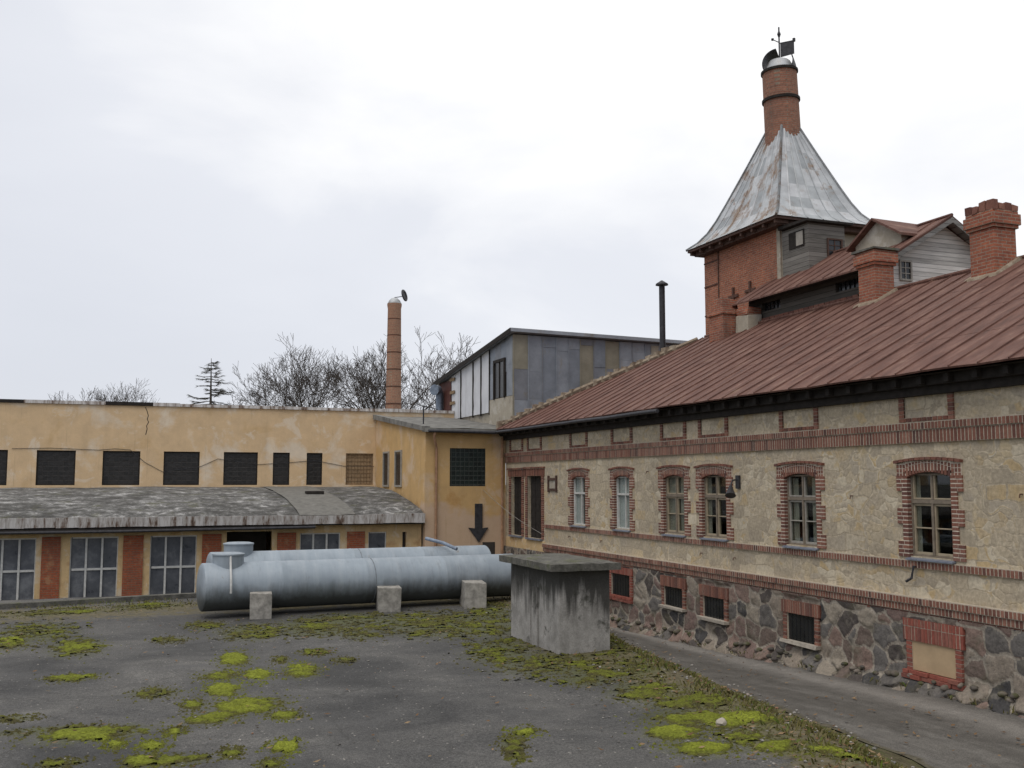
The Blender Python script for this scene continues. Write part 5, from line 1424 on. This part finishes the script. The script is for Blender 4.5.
copy_tree(t2, 'leafless tree close to the white panelled shed, furthest right of the row', (31.0, 96, -1), 4.2, 1.15)
copy_tree(t1, 'small bare treetop alone at the far left above the ochre parapet', (-2.0, 104, -1), 3.3, .78)
# conifer
q = random.Random(5)
cf = thing('conifer', 'thin sparse conifer with level boughs above the ochre roof', 'tree', (7.45, 95, -1))
g = MB(); g.tube([(7.45, 95, -1), (7.5, 95, 8), (7.42, 95, 14.4)], [.24, .17, .02], 7); g.build('trunk', 'bark', cf)
g = MB()
z = 8.0
while z < 14.2:
    t = (14.5 - z) / 5.6
    for k in range(q.choice((3, 4, 5))):
        a = q.uniform(0, 2 * pi); L = (.25 + 2.6 * t ** .75) * q.uniform(.6, 1.08)
        b = Vector((7.45, 95, z)); d = Vector((cos(a), sin(a), 0))
        tip = b + d * L + Vector((0, 0, q.uniform(-.22, .10) * L + .1)); midp = b + d * L * .55 + Vector((0, 0, -.06 * L))
        g.tube([b, midp, tip], [.035, .026, .016], 4, cap=False)
        for s in range(int(L * 30)):
            f = q.uniform(.22, 1); pp = b + (midp - b) * (f / .55) if f < .55 else midp + (tip - midp) * ((f - .55) / .45)
            sd = Vector((-d.y, d.x, 0)) * q.choice((-1, 1))
            e = pp + (sd * q.uniform(.5, 1) + d * .6) * q.uniform(.2, .5) + Vector((0, 0, q.uniform(-.20, .10)))
            w = Vector((0, 0, .016))
            g.add([pp - w, pp + w, e], [(0, 1, 2)])
    z += q.uniform(.18, .36)
g.build('crown', 'needles', cf)

# ------------------------------------------------------------------ overcast sky
wd = bpy.data.worlds.new('World'); S.world = wd; wd.use_nodes = True
t = wd.node_tree; bg = t.nodes['Background']; bg.inputs['Strength'].default_value = .1
SUN_EL, SUN_AZ = radians(60), radians(232)      # azimuth clockwise from +Y
sky = t.nodes.new('ShaderNodeTexSky'); sky.sky_type = 'NISHITA'; sky.sun_disc = False; sky.sun_elevation = SUN_EL; sky.sun_rotation = SUN_AZ
tc = t.nodes.new('ShaderNodeTexCoord')
def wn(typ, **k):
    n = t.nodes.new(typ)
    for a, v in k.items(): setattr(n, a, v)
    return n
mp = wn('ShaderNodeMapping'); mp.inputs['Scale'].default_value = (1.0, 1.0, 2.2); t.links.new(tc.outputs['Generated'], mp.inputs[0])
cl = wn('ShaderNodeTexNoise'); cl.inputs['Scale'].default_value = 2.6; cl.inputs['Detail'].default_value = 6; cl.inputs['Roughness'].default_value = .5; cl.inputs['Distortion'].default_value = .3; t.links.new(mp.outputs[0], cl.inputs['Vector'])
# veil is thinner (brighter) high up and towards the right of the view
dot = wn('ShaderNodeVectorMath', operation='DOT_PRODUCT'); t.links.new(tc.outputs['Generated'], dot.inputs[0]); dot.inputs[1].default_value = (.48, .36, .78)
ad = wn('ShaderNodeMath', operation='MULTIPLY_ADD'); t.links.new(cl.outputs['Fac'], ad.inputs[0]); ad.inputs[1].default_value = .46; t.links.new(dot.outputs['Value'], ad.inputs[2])
rp = wn('ShaderNodeValToRGB'); t.links.new(ad.outputs[0], rp.inputs[0])
el = rp.color_ramp.elements
el[0].position = .38; el[0].color = (.53, .55, .61, 1)
el[1].position = 1.0; el[1].color = (.92, .915, .91, 1)
e = el.new(.96) if False else el[1]
e = el.new(.86); e.color = (.69, .705, .75, 1)
gain = wn('ShaderNodeMix', data_type='RGBA', blend_type='MULTIPLY'); gain.inputs[0].default_value = 1; t.links.new(rp.outputs[0], gain.inputs[6]); gain.inputs[7].default_value = (12.5, 12.5, 12.5, 1)
mx = wn('ShaderNodeMix', data_type='RGBA'); mx.inputs[0].default_value = .92; t.links.new(sky.outputs[0], mx.inputs[6]); t.links.new(gain.outputs[2], mx.inputs[7])
t.links.new(mx.outputs[2], bg.inputs['Color'])
sl = bpy.data.lights.new('sun', 'SUN'); sl.energy = 1.45; sl.angle = radians(40); sl.color = (1, .93, .84)
so = bpy.data.objects.new('sun', sl); COL.objects.link(so)
dirv = Vector((sin(SUN_AZ) * cos(SUN_EL), cos(SUN_AZ) * cos(SUN_EL), sin(SUN_EL)))
so.rotation_euler = (-dirv).to_track_quat('-Z', 'Y').to_euler()
S.view_settings.view_transform = 'Standard'; S.view_settings.look = 'None'; S.view_settings.exposure = 0; S.view_settings.gamma = 1
S.render.engine = 'CYCLES'
